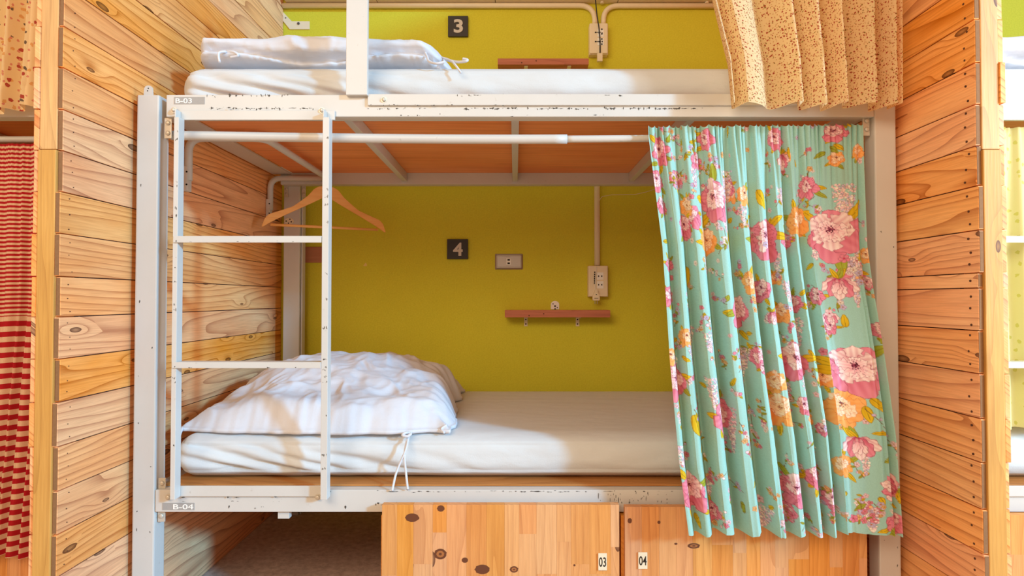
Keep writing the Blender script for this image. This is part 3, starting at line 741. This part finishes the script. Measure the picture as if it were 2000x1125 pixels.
def floral_curtain():
    NU, NV = 520, 700
    LT = [(243, 1264), (265, 1265), (480, 1291), (700, 1304), (900, 1322), (1045, 1341)]
    RT = [(243, 1683), (480, 1690), (560, 1700), (700, 1722), (850, 1743), (1045, 1758)]
    ridges = [0, .075, .165, .285, .41, .50, .585, .665, .735, .955, 1.0]
    amps = [.020, .024, .031, .031, .024, .023, .021, .019, .006, .013]
    S = np.linspace(0, 1, NU+1); T = np.linspace(0, 1, NV+1)
    def fold(s, t):
        ph = np.zeros_like(s); A = np.zeros_like(s)
        for i in range(len(amps)):
            m = (s >= ridges[i]) & (s <= ridges[i+1])
            q = (s-ridges[i])/(ridges[i+1]-ridges[i])
            q2 = q**(1.75 if i < 7 else (1.3 if i % 2 else 1.0))                              # lopsided folds
            ph = np.where(m, -np.cos(2*PI*q2), ph); A = np.where(m, amps[i], A)
        return ph*A
    # arc length across the cloth at mid height, in photo pixels
    y = fold(S, .6)*724; x = S*424; arc_ = np.concatenate([[0], np.cumsum(np.hypot(np.diff(x), np.diff(y)))])*.74
    CW = arc_[-1]; s2c = lambda s: float(np.interp(s, S, arc_))
    PY0, PY1 = 243, 1052
    pr = Print(CW, PY1-PY0, L3(164, 210, 200))
    def cpos(px, py):
        a, b = lerp_tab(LT, py), lerp_tab(RT, py); return s2c((px-a)/(b-a)), py-PY0
    whites = [L3(250, 214, 220), L3(238, 140, 160), L3(252, 236, 226), L3(246, 190, 130), L3(214, 196, 226)]
    for k in range(40):
        q = (RN.uniform(0, CW), RN.uniform(20, 800)); peony(pr, q[0], q[1], RN.uniform(14, 30), RN.choice((PK, PK, OR)), RN.uniform(0, 6))
    for k in range(260):                                                   # scattered fill
        q = (RN.uniform(0, CW), RN.uniform(0, 805)); z = RN.random()
        if z < .45: spray(pr, q[0], q[1], RN.uniform(0, 6.3), RN.uniform(22, 44), whites, 8)
        elif z < .75: blossom(pr, q[0], q[1], RN.uniform(4, 7.5), RN.choice(whites))
        elif z < .92: leaf(pr, q[0], q[1], RN.uniform(0, 6.3), RN.uniform(12, 24), 9, RN.random() < .4)
        else: wisteria(pr, q[0], q[1], 26, 40)
    for px, py, w_, h_ in ((1650, 360, 40, 100), (1660, 480, 26, 120), (1420, 330, 44, 70), (1350, 640, 30, 60), (1450, 700, 40, 80), (1380, 740, 30, 60),
                           (1490, 1000, 60, 45), (1690, 880, 20, 50), (1425, 800, 30, 90), (1560, 620, 34, 60)):
        q = cpos(px, py); wisteria(pr, q[0], q[1], w_, h_)
    for px, py, R, pal in ((1290, 290, 30, PK), (1515, 268, 26, PK), (1632, 256, 22, PK), (1392, 390, 46, PK), (1340, 440, 26, PK), (1500, 465, 46, PK), (1385, 470, 32, OR),
                           (1562, 430, 34, OR), (1628, 455, 52, PK), (1578, 365, 26, PK), (1595, 580, 20, PK), (1445, 610, 36, PK), (1318, 745, 38, PK), (1410, 815, 36, PK),
                           (1550, 705, 42, PK), (1520, 800, 36, OR), (1640, 800, 46, OR), (1350, 960, 40, PK), (1540, 955, 34, PK), (1620, 640, 16, PK), (1690, 500, 18, OR),
                           (1585, 930, 26, PK), (1395, 1010, 20, PK), (1455, 380, 22, OR)):
        q = cpos(px, py); peony(pr, q[0], q[1], R*1.14, pal, RN.uniform(0, 6), 1)
    q = cpos(1668, 722); peony(pr, q[0], q[1], 62, PK, .3)
    q = cpos(1676, 858); tulip(pr, q[0], q[1], 36, PK, 1.5)
    q = cpos(1748, 960); tulip(pr, q[0], q[1], 34, PK, 3.5)
    q = cpos(1530, 300); tulip(pr, q[0], q[1], 26, PK, 1.4)
    q = cpos(1640, 545); tulip(pr, q[0], q[1], 34, PK, 1.6)
    q = cpos(1618, 615); tulip(pr, q[0], q[1], 20, PK, 1.3)
    q = cpos(1505, 610); tulip(pr, q[0], q[1], 20, PK, 1.5)
    for px, py, a, l in ((1480, 370, 1.2, 42), (1425, 450, 1.5, 44), (1345, 520, 1.6, 40), (1440, 660, 1.3, 26), (1455, 650, .8, 26), (1655, 640, -1.6, 26), (1700, 780, .9, 36), (1350, 810, 1.4, 46),
                         (1735, 985, .4, 26), (1600, 1000, 1.5, 30), (1512, 860, 1.4, 34), (1370, 870, 2.2, 22), (1690, 795, 1.4, 34), (1555, 310, 1, 18), (1630, 280, .8, 20), (1360, 1010, 1.2, 30)):
        q = cpos(px, py); leaf(pr, q[0], q[1], a, l, l*.45)
    for px, py, a, l in ((1690, 800, 1.2, 130), (1675, 1030, -1.4, 60), (1700, 1030, -1.0, 50), (1350, 800, 1.3, 110), (1480, 780, 2.0, 60), (1660, 520, .9, 70), (1470, 800, 1.2, 80), (1450, 420, .9, 80), (1660, 1025, -2.4, 40), (1510, 985, .8, 50)):
        q = cpos(px, py); spray(pr, q[0], q[1], a, l, whites, 16)
    for px, py in ((1620, 615), (1490, 990), (1540, 1010), (1650, 505), (1665, 1020), (1430, 1000), (1605, 690), (1520, 1020)):
        q = cpos(px, py); blossom(pr, q[0], q[1], 9, RN.choice(whites[:2]), L3(200, 60, 90))
    hem = [1038+7*s+2.5*math.sin(s*31)+2*math.sin(s*13+1) for s in S]
    vs = np.empty((NV+1, NU+1, 3)); col = np.ones((NV+1, NU+1, 4), np.float32)
    cs = np.interp(S, S, arc_)
    nz1 = np.array([noise.noise(Vector((s*18, 0, 4))) for s in S])
    for j, t in enumerate(T):
        drift = .012*math.sin(t*4.2+.6)*np.sin(S*PI)+.007*np.sin(S*11+t*5)*np.sin(S*PI)*t
        sw = np.clip(S+drift, 0, 1)
        big = fold(sw, t)*min(1, .25+1.6*t)*(1+.12*math.sin(t*7)*np.sin(S*23))
        gath = .0048*np.sin(S*2*PI*40+3.0*nz1)*math.exp(-t*11)+.0035*np.sin(S*2*PI*21+5*nz1+1)*math.exp(-t*6.0)
        small = .0022*np.sin(S*2*PI*13+t*6+4*nz1)*t
        fade = np.clip(np.minimum(S, 1-S)/.012, 0, 1)
        yc = .036-.030+(-.098)*min(1, (t/.62))**1.15-.010*t
        py = PY0-5*S*(1-t)+(np.array(hem)-PY0)*t+5*(1-t)-3*np.sin(S*40*2*PI+3*nz1)*math.exp(-t*40)
        a, b = lerp_tab(LT, PY0+t*800), lerp_tab(RT, PY0+t*800)
        px = a+(b-a)*S+1.5*np.sin(S*2*PI*40+3*nz1+1.3)*math.exp(-t*9)
        Y = yc+big+(gath+small)*fade
        ctr = np.full_like(S, yc)
        # place by the mean surface so the hem hangs level
        v = (562.5-py)/FPX; u = (px-VPX)/FPX
        tt = (yc-CY)/(math.cos(TH)-v*math.sin(TH))
        X = u*tt; Z = CZ+(math.sin(TH)+v*math.cos(TH))*tt
        if t < .06:                                                        # wraps over the rod
            k = (.06-t)/.06; Y = Y+0*k
        vs[j, :, 0] = X; vs[j, :, 1] = Y; vs[j, :, 2] = Z
        jj = min(pr.h-1, int((PY0+t*805-PY0)*pr.K)); cs = np.interp(sw, S, arc_)
        ii = np.clip((cs*pr.K).astype(int), 0, pr.w-1)
        col[j, :, :3] = pr.a[jj, ii]
    idx = np.arange((NV+1)*(NU+1)).reshape(NV+1, NU+1)
    fs = np.stack([idx[:-1, :-1], idx[1:, :-1], idx[1:, 1:], idx[:-1, 1:]], -1).reshape(-1, 4)
    org = Vector((.67, -.02, 1.38))
    me = bpy.data.meshes.new('curtain'); V = vs.reshape(-1, 3)-np.array(org)
    me.from_pydata(V.tolist(), [], fs.tolist()); me.materials.append(M['floral'])
    me.polygons.foreach_set('use_smooth', [True]*len(fs))
    ca = me.color_attributes.new('print', 'FLOAT_COLOR', 'POINT'); ca.data.foreach_set('color', np.clip(col, 0, 1).reshape(-1))
    me.update(); o = bpy.data.objects.new('curtain', me); C.objects.link(o); o.location = org
    return tag(o, 'turquoise curtain with pink peony print hanging over the right half of the bottom bunk', 'curtain', 'curtains of the bunks')
floral_curtain()
def simple_curtain(mat, label, LT, RT, yc0, yc1, folds, amp, gather, y_top, y_bot, nu=220, nv=120, gath_n=30, seed=0, hemwave=3, bell=0.0, vlen=None, ex=(1.0, 1.6, .8, 1.5)):
    """folds: ridge positions 0..1; hangs from pixel row y_top to y_bot"""
    m = MB(); rr = random.Random(seed); ph = [rr.uniform(.8, 1.25) for k in folds]
    def fy(s):
        for i in range(len(folds)-1):
            if s <= folds[i+1]:
                q = (s-folds[i])/(folds[i+1]-folds[i]); return -math.cos(2*PI*q**ex[i % len(ex)])*amp*ph[i]
        return -amp
    arcs = [0]; W = abs(xx(RT[-1][1], yc1)-xx(LT[-1][1], yc1))
    for k in range(400): arcs.append(arcs[-1]+math.hypot(W/400, fy((k+1)/400)-fy(k/400)))
    Hh = vlen or abs(zz(y_top, yc0)-zz(y_bot, yc1))
    def fn(s, t):
        sw = min(1, max(0, s+.012*math.sin(t*4+seed)*math.sin(s*PI)))
        yc = yc0+(yc1-yc0)*t
        y = yc+fy(sw)*(.35+.65*min(1, t*2+bell))+gather*math.sin(s*2*PI*gath_n+2*fbm(s*9, 0, seed))*math.exp(-t*9)
        py = y_top+(y_bot-y_top)*t+hemwave*math.sin(s*17+seed)*t
        px = lerp_tab(LT, py)+(lerp_tab(RT, py)-lerp_tab(LT, py))*s
        p = at(px, py, yc); return Vector((p.x, y, p.z))
    def uvf(s, t): return (arcs[int(s*400)], t*Hh, .5)
    m.grid(fn, nu, nv, uvfn=uvf, flip=True)
    o = m.build('curtain', mat, None, (at(LT[0][1], y_top, yc0)+at(RT[0][1], y_top, yc0))/2)
    return tag(o, label, 'curtain', 'curtains of the bunks')
# upper right, cream with sprigs: hangs outside the guard rail
simple_curtain(M['cream_dot'], 'cream sprigged curtain hanging over the right end of the top bunk',
    [(-160, 1345), (0, 1388), (120, 1418), (230, 1428)], [(-160, 1748), (0, 1751), (230, 1752)], -.045, -.062,
    [0, .08, .41, .545, .67, .84, .955, 1], .029, .003, -160, 207, 300, 150, 20, 5, 3, .8, None, (1.0, 1.5, .62, .7, .62, .66, .8))
# left neighbour
simple_curtain(M['stripe'], 'red and cream striped curtain past the left wooden partition',
    [(280, -300), (1090, -330)], [(280, 120), (600, 110), (1090, 66)], .022, -.068,
    [0, .1, .19, .29, .38, .47, .55, .63, .70, .77, .83, .885, .94, 1], .010, .004, 281, 1089, 260, 160, 60, 3, 4)
simple_curtain(M['cream_flower'], 'cream flowered curtain on the top bunk past the left partition',
    [(-160, -300), (225, -320)], [(-160, 140), (225, 118)], -.03, -.045,
    [0, .12, .25, .37, .5, .63, .76, .86, .93, 1], .022, .003, -160, 214, 200, 100, 30, 9, 5, .8)
# right neighbour
simple_curtain(M['lime'], 'pale lime curtain behind the ladder past the right partition',
    [(250, 1890), (945, 1900)], [(250, 2500), (945, 2500)], .03, .02,
    [0, .09, .17, .28, .39, .5, .6, .72, .84, 1], .014, .004, 249, 835, 200, 100, 50, 13, 4)
for bx_, x0_, x1_, lab in ((-PIT, .0, .945, 'curtain rod of the striped curtain past the left partition'), (PIT, -.945, .0, 'curtain rod of the lime curtain past the right partition')):
    tag(MB().tube([(bx_+x0_, .048, 1.372), (bx_+x1_, .048, 1.372)], .009, 14).build('curtain_rod', M['steel'], None, (bx_+(x0_+x1_)/2, .048, 1.372)), lab, 'curtain rod', 'curtain rods')
# ------------------------------------------------------------------ clothes rail and hanger
RX, RW, RY1, RY2, RZ = -.79, -1.031, .258, .868, 1.4345
cr = MB().tube(path([(RW, RY1, 1.30), (RW, RY1, RZ), (RX, RY1, RZ), (RX, RY2, RZ), (RW, RY2, RZ), (RW, RY2, 1.30)], .045), .0118, 14)
crail = tag(cr.build('clothes_rail', M['steel'], None, (RX, .56, RZ)), 'white bent tube clothes rail fixed to the left wooden wall inside the bunk', 'clothes rail')
for y in (RY1, RY2):
    b = MB().box(RW-.0135, RW+.004, y-.013, y+.013, 1.265, 1.345, .003)
    for z in (1.285, 1.325): b.disc((RW+.002, y-.013, z), .0028, .0008, 'y', 10, 1)
    b.build('flattened_end', [M['steel'], M['dark']], crail)
def hanger():
    A = Vector((-.992, .70, 0)); B = Vector((-.553, .90, 0)); mid = (A+B)/2
    ex = (B-A).normalized(); half = (B-A).length/2; ez = Vector((0, 0, 1)); ey = ez.cross(ex)
    hy = mid.y; zA = zz(362, hy); zT = zz(449, hy)
    c0 = Vector((mid.x, mid.y, zA))
    k_ = (zA-zT)/86.0                                                       # one photo pixel at the hanger
    TT = [(0, 1), (.05, 2), (.13, 4), (.2, 9), (.28, 21), (.4, 33), (.53, 45), (.72, 54), (.88, 61), (.94, 66), (.98, 75), (1, 84)]
    BT = [(0, 22), (.05, 24), (.2, 34), (.41, 47), (.62, 60), (.82, 73), (.93, 81), (.98, 85.5), (1, 86)]
    top = [(half*q/24, -lerp_tab(TT, q/24)*k_) for q in range(25)]; bot = [(half*q/24, -lerp_tab(BT, q/24)*k_) for q in range(25)]
    out = [(-x, z) for x, z in reversed(top)]+top[1:]+[(x, z) for x, z in reversed(bot)]+[(-x, z) for x, z in bot[1:]]
    o = thing('coat_hanger', c0, 'pale wooden coat hanger on the clothes rail behind the ladder', 'coat hanger')
    b = MB().prism(out, -.006, .006, .0015, 0, 0, .5)
    def turn(mb): mb.v = [tuple(c0+ex*p[0]+ey*p[1]+ez*p[2]) for p in mb.v]; return mb
    turn(b).build('shoulder', M['hanger'], o)
    zb = -(zz(362, hy)-zz(444, hy))
    turn(MB().tube([(-half*.87, 0, zb), (half*.87, 0, zb)], .0052, 12)).build('trouser_bar', M['hanger'], o)
    h = [c0+Vector((0, 0, -.012)), c0+Vector((0, 0, .012))]
    top_ = Vector((RX, mid.y, RZ)); R = .0165
    h += [Vector((mid.x, mid.y, RZ-.028))]
    for k in range(11):
        a = -.45+k*(PI+.6)/10; h.append(top_+ex*(R*math.cos(a))+ez*(R*math.sin(a)))
    MB().tube(h, .0019, 8).build('hook', M['chrome'], o)
hanger()
# ------------------------------------------------------------------ things on the green wall
def on_wall(px0, px1, py0, py1, y): a, b = at(px0, py1, y), at(px1, py0, y); return a.x, b.x, a.z, b.z
for s, px0, px1, py0, py1, lab, sh, tx, tz in (('3', 875, 914, 31, 71, 'black square number sign reading 3 above the top bunk', 0, 0, 0),
                                           ('4', 873, 914, 467, 506, 'black square number sign reading 4 above the bottom bunk', 0, 0, 0)):
    x0, x1, z0, z1 = on_wall(px0, px1, py0, py1, YB-.012)
    o = tag(MB().box(x0, x1, YB-.013, YB-.0005, z0, z1, .0015).build('number_sign', M['sign'], None, ((x0+x1)/2, YB, z0)), lab, 'sign', 'number signs')
    tb = MB(); text_into(tb, s, (x0+x1)/2+.002, (z0+z1)/2-.001, YB-.0131, (x1-x0)*.46, (z1-z0)*.66, 0, .003, .028); tb.build('numeral', M['signtxt'], o)
def socket_box(px0, px1, py0, py1, lab, side):
    x0, x1, z0, z1 = on_wall(px0, px1, py0, py1, YB-.045)
    o = thing('socket_box', ((x0+x1)/2, YB, (z0+z1)/2), lab, 'socket', 'surface socket boxes')
    MB().box(x0-.001, x1+.003, YB-.036, YB-.0005, z0-.002, z1+.001, .004).build('back_box', M['cream'], o)
    f = MB().box(x0, x1, YB-.045, YB-.037, z0, z1, .004); f.build('cover_plate', M['cream'], o)
    w_, h_ = x1-x0, z1-z0; sd = side
    for k in (0, 1):
        cx, cz = x0+w_*(.60), z0+h_*(.66-.28*k)
        q = MB().box(cx-w_*.17, cx+w_*.17, YB-.0465, YB-.0452, cz-h_*.12, cz+h_*.12, .0006)
        for d in (-1, 1): q.box(cx+d*w_*.085-.0022, cx+d*w_*.085+.0022, YB-.0469, YB-.0464, cz-.0035, cz+.0035, 0, 1)
        q.build('socket', [M['white'], M['dark']], o)
    return x0, x1, z0, z1, o
bx0, bx1, bz0, bz1, sb = socket_box(1150, 1187, 519, 579, 'cream double socket box with plugged white cord, at the bottom bunk', 0)
ux0, ux1, uz0, uz1, ub = socket_box(1152, 1187, 45, 104, 'cream socket box with black cord crossing it, at the top bunk', 0)
# conduits
cy_ = YB-.0135
a, b = at(1166, 366, cy_), at(1166, 517, cy_)
tag(MB().tube([(a.x, cy_, zz(330, cy_)), (a.x, cy_, bz1+.0025)], .0128, 14).build('conduit', M['cream'], None, (a.x, cy_, b.z)), 'straight cream conduit running down the green wall to the bottom socket box', 'conduit', 'cable conduits')
zc_ = zz(11, cy_)
for pts, lab in (([(xx(548, cy_), cy_, zc_), (xx(1163, cy_), cy_, zc_), (xx(1163, cy_), cy_, uz1+.003)], 'long cream conduit along the top of the green wall, bending down at its right end'),
                 ([(xx(1480, cy_), cy_, zc_-.001), (xx(1180, cy_), cy_, zc_-.001), (xx(1180, cy_), cy_, uz1+.003)], 'short cream conduit running to the right from the top socket box')):
    tag(MB().tube(path(pts, .07), .0115, 14).build('conduit', M['cream'], None, pts[0]), lab, 'conduit', 'cable conduits')
zt_ = zz(1.2, YB-.03)
tr = MB()
for x0, x1 in ((-1.03, -.62), (-.618, -.09), (-.088, .46), (.462, 1.04)): tr.box(x0, x1, YB-.05, YB-.0005, zt_, zt_+.09, .003)
for px in (1178, 1385): c = at(px, 6, YB-.05); tr.tube([(c.x, YB-.02, zt_-.008), (c.x, YB-.02, zt_)], .009, 10)
tag(tr.build('cable_trunking', M['cream'], None, (0, YB, zt_)), 'cream cable trunking along the top edge of the green wall', 'trunking')
# white cord and plug at the lower box
px_ = at(1165, 0, YB-.05).x
cord = MB().tube([(bx0+.034, YB-.0475, bz1-.004), (bx0+.032, YB-.049, bz1-.03), (bx0+.0275, YB-.0495, bz0+.05), (bx0+.028, YB-.0495, bz0+.02)], .0017, 8)
po = tag(cord.build('power_plug', M['white'], None, (bx0+.03, YB-.05, bz0)), 'white plug on a thin cord dangling over the bottom socket box', 'plug')
x0, x1, z0, z1 = on_wall(1157, 1171, 568, 587, YB-.052)
pb = MB().prism([(x0, z0), (x1, z0), (x1, z0+.022), (x1-.008, z0+.034), (x1-.010, z1+.006), (x0+.010, z1+.006), (x0+.008, z0+.034), (x0, z0+.022)], YB-.064, YB-.0475, .0025)
pb.disc(((x0+x1)/2, YB-.064, z0+.026), .0025, .0006, 'y', 10, 1).box(x0+.007, x1-.007, YB-.0645, YB-.0638, z0+.009, z0+.0115, 0, 1)
pb.build('plug_body', [M['cream'], M['dark']], po)
pn = MB()
for d in (-.005, .005): pn.box((x0+x1)/2+d-.0012, (x0+x1)/2+d+.0012, YB-.058, YB-.055, z0-.015, z0, 0)
pn.build('pins', M['chrome'], po)
cz_ = [bz1-.026-k*.0095 for k in range(6)]
mk = MB()
for k, z in enumerate(cz_): mk.tube([(bx0+.0262-.0003*k, YB-.0475, z), (bx0+.0262-.0003*k, YB-.0475, z-.006)], .0026, 8)
mk.build('printed_marks', M['black'], sb)
# black cord of the upper box
cpts = [at(1161, -60, YB-.058), at(1163, 0, YB-.058), at(1166, 30, YB-.0575), at(1170, 55, YB-.0505), at(1172, 80, YB-.0495), at(1172, 106, YB-.0495)]
bc = tag(MB().tube([p for p in cpts], .0026, 8).build('black_cable', M['black'], None, cpts[2]), 'black power cord hanging from the ceiling past the top socket box', 'cord')
c = at(1171, 111, YB-.05); MB().box(c.x-.011, c.x+.013, YB-.058, YB-.042, c.z-.022, bz1*0+uz0-.004, .003).build('plug_body', M['cream'], bc)
mk = MB()
for k, py in enumerate((57, 66, 76, 86)): c = at(1176, py, YB-.0475); mk.disc((c.x-.001, YB-.0452, c.z), .0038, .0022, 'y', 8)
for py in (63, 81):
    c0, c1 = at(1163, py, YB-.0475), at(1174, py, YB-.0475); mk.tube([(c0.x, YB-.0475, c0.z), (c1.x, YB-.0475, c1.z)], .0013, 6); mk.disc((c0.x, YB-.0452, c0.z), .003, .0022, 'y', 8)
mk.build('printed_marks', M['black'], ub)
# thin wire from the conduit to behind the curtain
wp = [at(1170, 392, YB-.028), at(1176, 384, YB-.028), at(1195, 380.5, YB-.03), at(1240, 380, YB-.03), at(1262, 375, YB-.03), at(1290, 366, YB-.03)]
tag(MB().tube(wp+[at(1330, 350, YB-.02)], .0015, 6).build('thin_wire', M['cream'], None, wp[1]), 'thin pale wire tied to the straight conduit, leading behind the turquoise curtain', 'wire')
# steel outlet plate
x0, x1, z0, z1 = on_wall(966, 1022, 495, 527, YB-.006)
o = thing('outlet_plate', ((x0+x1)/2, YB, z0), 'brushed steel outlet plate with one white socket, right of the number 4 sign', 'socket')
bm = bmesh.new(); bmesh.ops.create_cube(bm, size=1)
for v in bm.verts:
    s = 1 if v.co.y > 0 else .84; q = 1 if v.co.y > 0 else .72
    v.co = Vector(((x0+x1)/2+v.co.x*(x1-x0)*s, YB-.0045+v.co.y*.008, (z0+z1)/2+v.co.z*(z1-z0)*q))
bmesh.ops.bevel(bm, geom=bm.edges[:], offset=.0022, segments=2, affect='EDGES')
MB().bm(bm).build('cover_plate', M['chrome'], o)
cx, cz = (x0+x1)/2-.001, (z0+z1)/2
q = MB().box(cx-.0105, cx+.0105, YB-.0105, YB-.0088, cz-.0145, cz+.0145, .0008)
for d in (-1, 1): q.box(cx-.0055, cx+.0055, YB-.0109, YB-.0104, cz+d*.0075-.0032, cz+d*.0075+.0032, 0, 1)
q.build('socket', [M['white'], M['dark']], o)
# shelves
def shelf(px0, px1, ptop, pbot, label, brk):
    yf = YB-.085; x0, x1, z0, z1 = on_wall(px0, px1, ptop, pbot, yf)
    o = thing('wall_shelf', ((x0+x1)/2, YB, z0), label, 'shelf', 'small wall shelves')
    bd = MB().box(x0, x1, yf, YB-.001, z0, z1, .0012, 0, axis=0, rnd=.3)
    for dx, dz in ((.105, .008), (.168, .016)): bd.disc((x0+dx, yf, z0+dz), .003, .0006, 'y', 10, 1)
    bd.build('board', [M['redshelf'], M['nail']], o)
    for px in brk:
        c = at(px, 628, YB-.003); b = MB().box(c.x-.008, c.x+.008, YB-.004, YB-.0008, z0-.042, z0-.0005, .001).box(c.x-.008, c.x+.008, yf+.012, YB-.004, z0-.003, z0-.0005, .0005)
        for dz in (.012, .032): b.disc((c.x, YB-.004, z0-dz), .0032, .0008, 'y', 10, 1)
        b.build('bracket', [M['cream'], M['dark']], o)
    return o, z1
_, shz = shelf(986, 1192, 606, 620, 'narrow reddish wooden shelf on two white brackets at the bottom bunk', (1027, 1128))
shelf(972, 1150, 114, 126, 'reddish wooden shelf peeking over the top mattress', (1027, 1110))
c = at(1084, 596, YB-.002)
pl = [(c.x-.0185, shz+.003), (c.x+.0185, shz+.003)]+[(c.x+.0185*math.cos(PI*k/12), shz+.024+.016*math.sin(PI*k/12)) for k in range(13)]
m = MB().prism(pl, YB-.004, YB-.0006)
for dx, dz, r in ((-.009, .027, .0028), (0, .017, .0042), (.010, .010, .0028), (0, .005, .003)): m.disc((c.x+dx, YB-.004, shz+dz), r, .0008, 'y', 10, 1)
tag(m.build('fixing_plate', [M['white'], M['dark']], None, (c.x, YB, shz)), 'small round topped white fixing plate on the wall over the shelf', 'bracket')
# bracket at the top left, plywood patch
yb_ = YB-.02
def pp(px, py): p = at(px, py, yb_); return (p.x, p.z)
m = MB().prism([pp(550, 20), pp(567, 38), pp(602, 38), pp(602, 54), pp(563, 54), pp(547, 34)], YB-.004, YB-.0006, .0008)
c = at(583, 46, YB-.004); m.disc((c.x, YB-.004, c.z), .006, .002, 'y', 12, 1); c = at(558, 35, YB-.004); m.disc((c.x, YB-.004, c.z), .003, .001, 'y', 8, 1)
tag(m.build('angle_bracket', [M['cream'], M['chip']], None, at(570, 45, YB)), 'white angled metal bracket high on the wall by the left boards', 'bracket')
x0, x1, z0, z1 = on_wall(590, 632, 482, 513, YB-.004)
o = tag(MB().box(x0+.012, x1, YB-.006, YB-.0006, z0, z1, .0008, 0, axis=0, rnd=.5).build('plywood_block', M['patch'], None, (x0, YB, z0)), 'small pinkish plywood block on the wall beside the back post, behind ladder', 'block')
MB().box(x0, x0+.0115, YB-.005, YB-.0006, z0-.002, z1+.002, .0005).build('tape_strip', M['plate'], o)
# ------------------------------------------------------------------ lockers under the beds
# big knots of the two doors
def knots(m, L, y=-.034):
    for px, py, a, b, ring in L:
        c = at(px, py, y); n = 18
        def ell(s, j): return [(c.x+a/724*s*math.cos(2*PI*k/n)*(1+.08*math.sin(3*k+px)), y-.0004*j, c.z+b/724*s*math.sin(2*PI*k/n)) for k in range(n)]
        m.add(ell(1, 1), [tuple(range(n))], 1)
        if ring: m.add(ell(.62, 1.6), [tuple(range(n))], 2); m.add(ell(.25, 2), [tuple(range(n))], 1)
M['knot'] = plain('dark_knot', (104, 56, 30), .6); M['knotring'] = plain('knot_ring', (168, 104, 54), .6)
def locker(x0, x1, ytop, label, num, seed, tagpx=None, kn=()):
    rr = random.Random(seed); yd = -.034; z1 = zz(ytop, yd)
    root = thing('under_bed_locker', ((x0+x1)/2, .2, 0), label, 'locker', 'under bed lockers')
    bd = MB(); t_ = .018; zt = ZLB-.004
    bd.box(x0-.007, x0-.007+t_, -.0145, .62, .004, zt, .001, 0, axis=1).box(x1-t_, x1, -.0145, .62, .004, zt, .001, 0, axis=1)
    bd.box(x0-.007+t_, x1-t_, .60, .62, .004, zt, 0, 0, axis=0).box(x0-.007+t_, x1-t_, -.0145, .60, .004, .02, 0, 0, axis=0).box(x0-.007+t_, x1-t_, -.0145, .60, zt-.014, zt, 0, 0, axis=0)
    bd.build('body', M['stave'], root)
    d = MB(); x = x0
    while x < x1-.001:
        w_ = min(rr.uniform(.034, .056), x1-x)
        if x1-(x+w_) < .02: w_ = x1-x
        zs = [.012, z1]
        if rr.random() < .6: zs = [.012, rr.uniform(.12, .33), z1]
        for a, b in zip(zs[:-1], zs[1:]): d.box(x+.0001, x+w_-.0001, yd, -.015, a, b, 0.0003, 0, axis=2, rnd=rr.random())
        x += w_
    knots(d, kn)
    dr = d.build('door', [M['stave'], M['knot'], M['knotring']], root)
    if num:
        a, b = at(tagpx[0], tagpx[2], yd), at(tagpx[1], tagpx[3], yd)
        tg = MB().box(a.x, b.x, yd-.0035, yd-.0002, b.z, a.z, .0008).build('number_tag', M['cream'], dr)
        tb = MB(); text_into(tb, num, (a.x+b.x)/2, (a.z+b.z)/2, yd-.0036, (b.x-a.x)*.82, (a.z-b.z)*.56, 0, .0004, .01); tb.build('lettering', M['black'], tg)
    return root, dr
r1, d1 = locker(xx(748, -.034), xx(1208, -.034), 986, 'pine locker door numbered 03 under the middle of the bunk', '03', 4, (1168, 1185, 1080, 1113), [(805, 1011, 13, 8, 0), (861, 993, 7, 6, 0), (860, 1082, 12, 10, 1), (908, 1094, 6, 5, 0), (942, 1112, 14, 9, 0), (1004, 1112, 8, 6, 1), (1122, 1104, 2, 2, 0)])
r2, d2_ = locker(xx(1219, -.034), xx(1688, -.034), 990, 'pine locker door numbered 04 under the turquoise curtain', '04', 9, (1246, 1264, 1078, 1110), [(1230, 1017, 4, 5, 0), (1287, 1020, 3, 3, 0), (1355, 1066, 12, 5, 1), (1320, 1062, 3, 2, 0)])
locker(-PIT+.2, -PIT+.94, 990, 'shaded locker under the bunk past the left partition', None, 21)
locker(PIT-.95, PIT-.3, 1006, 'sunlit locker under the bunk past the right partition', None, 33)
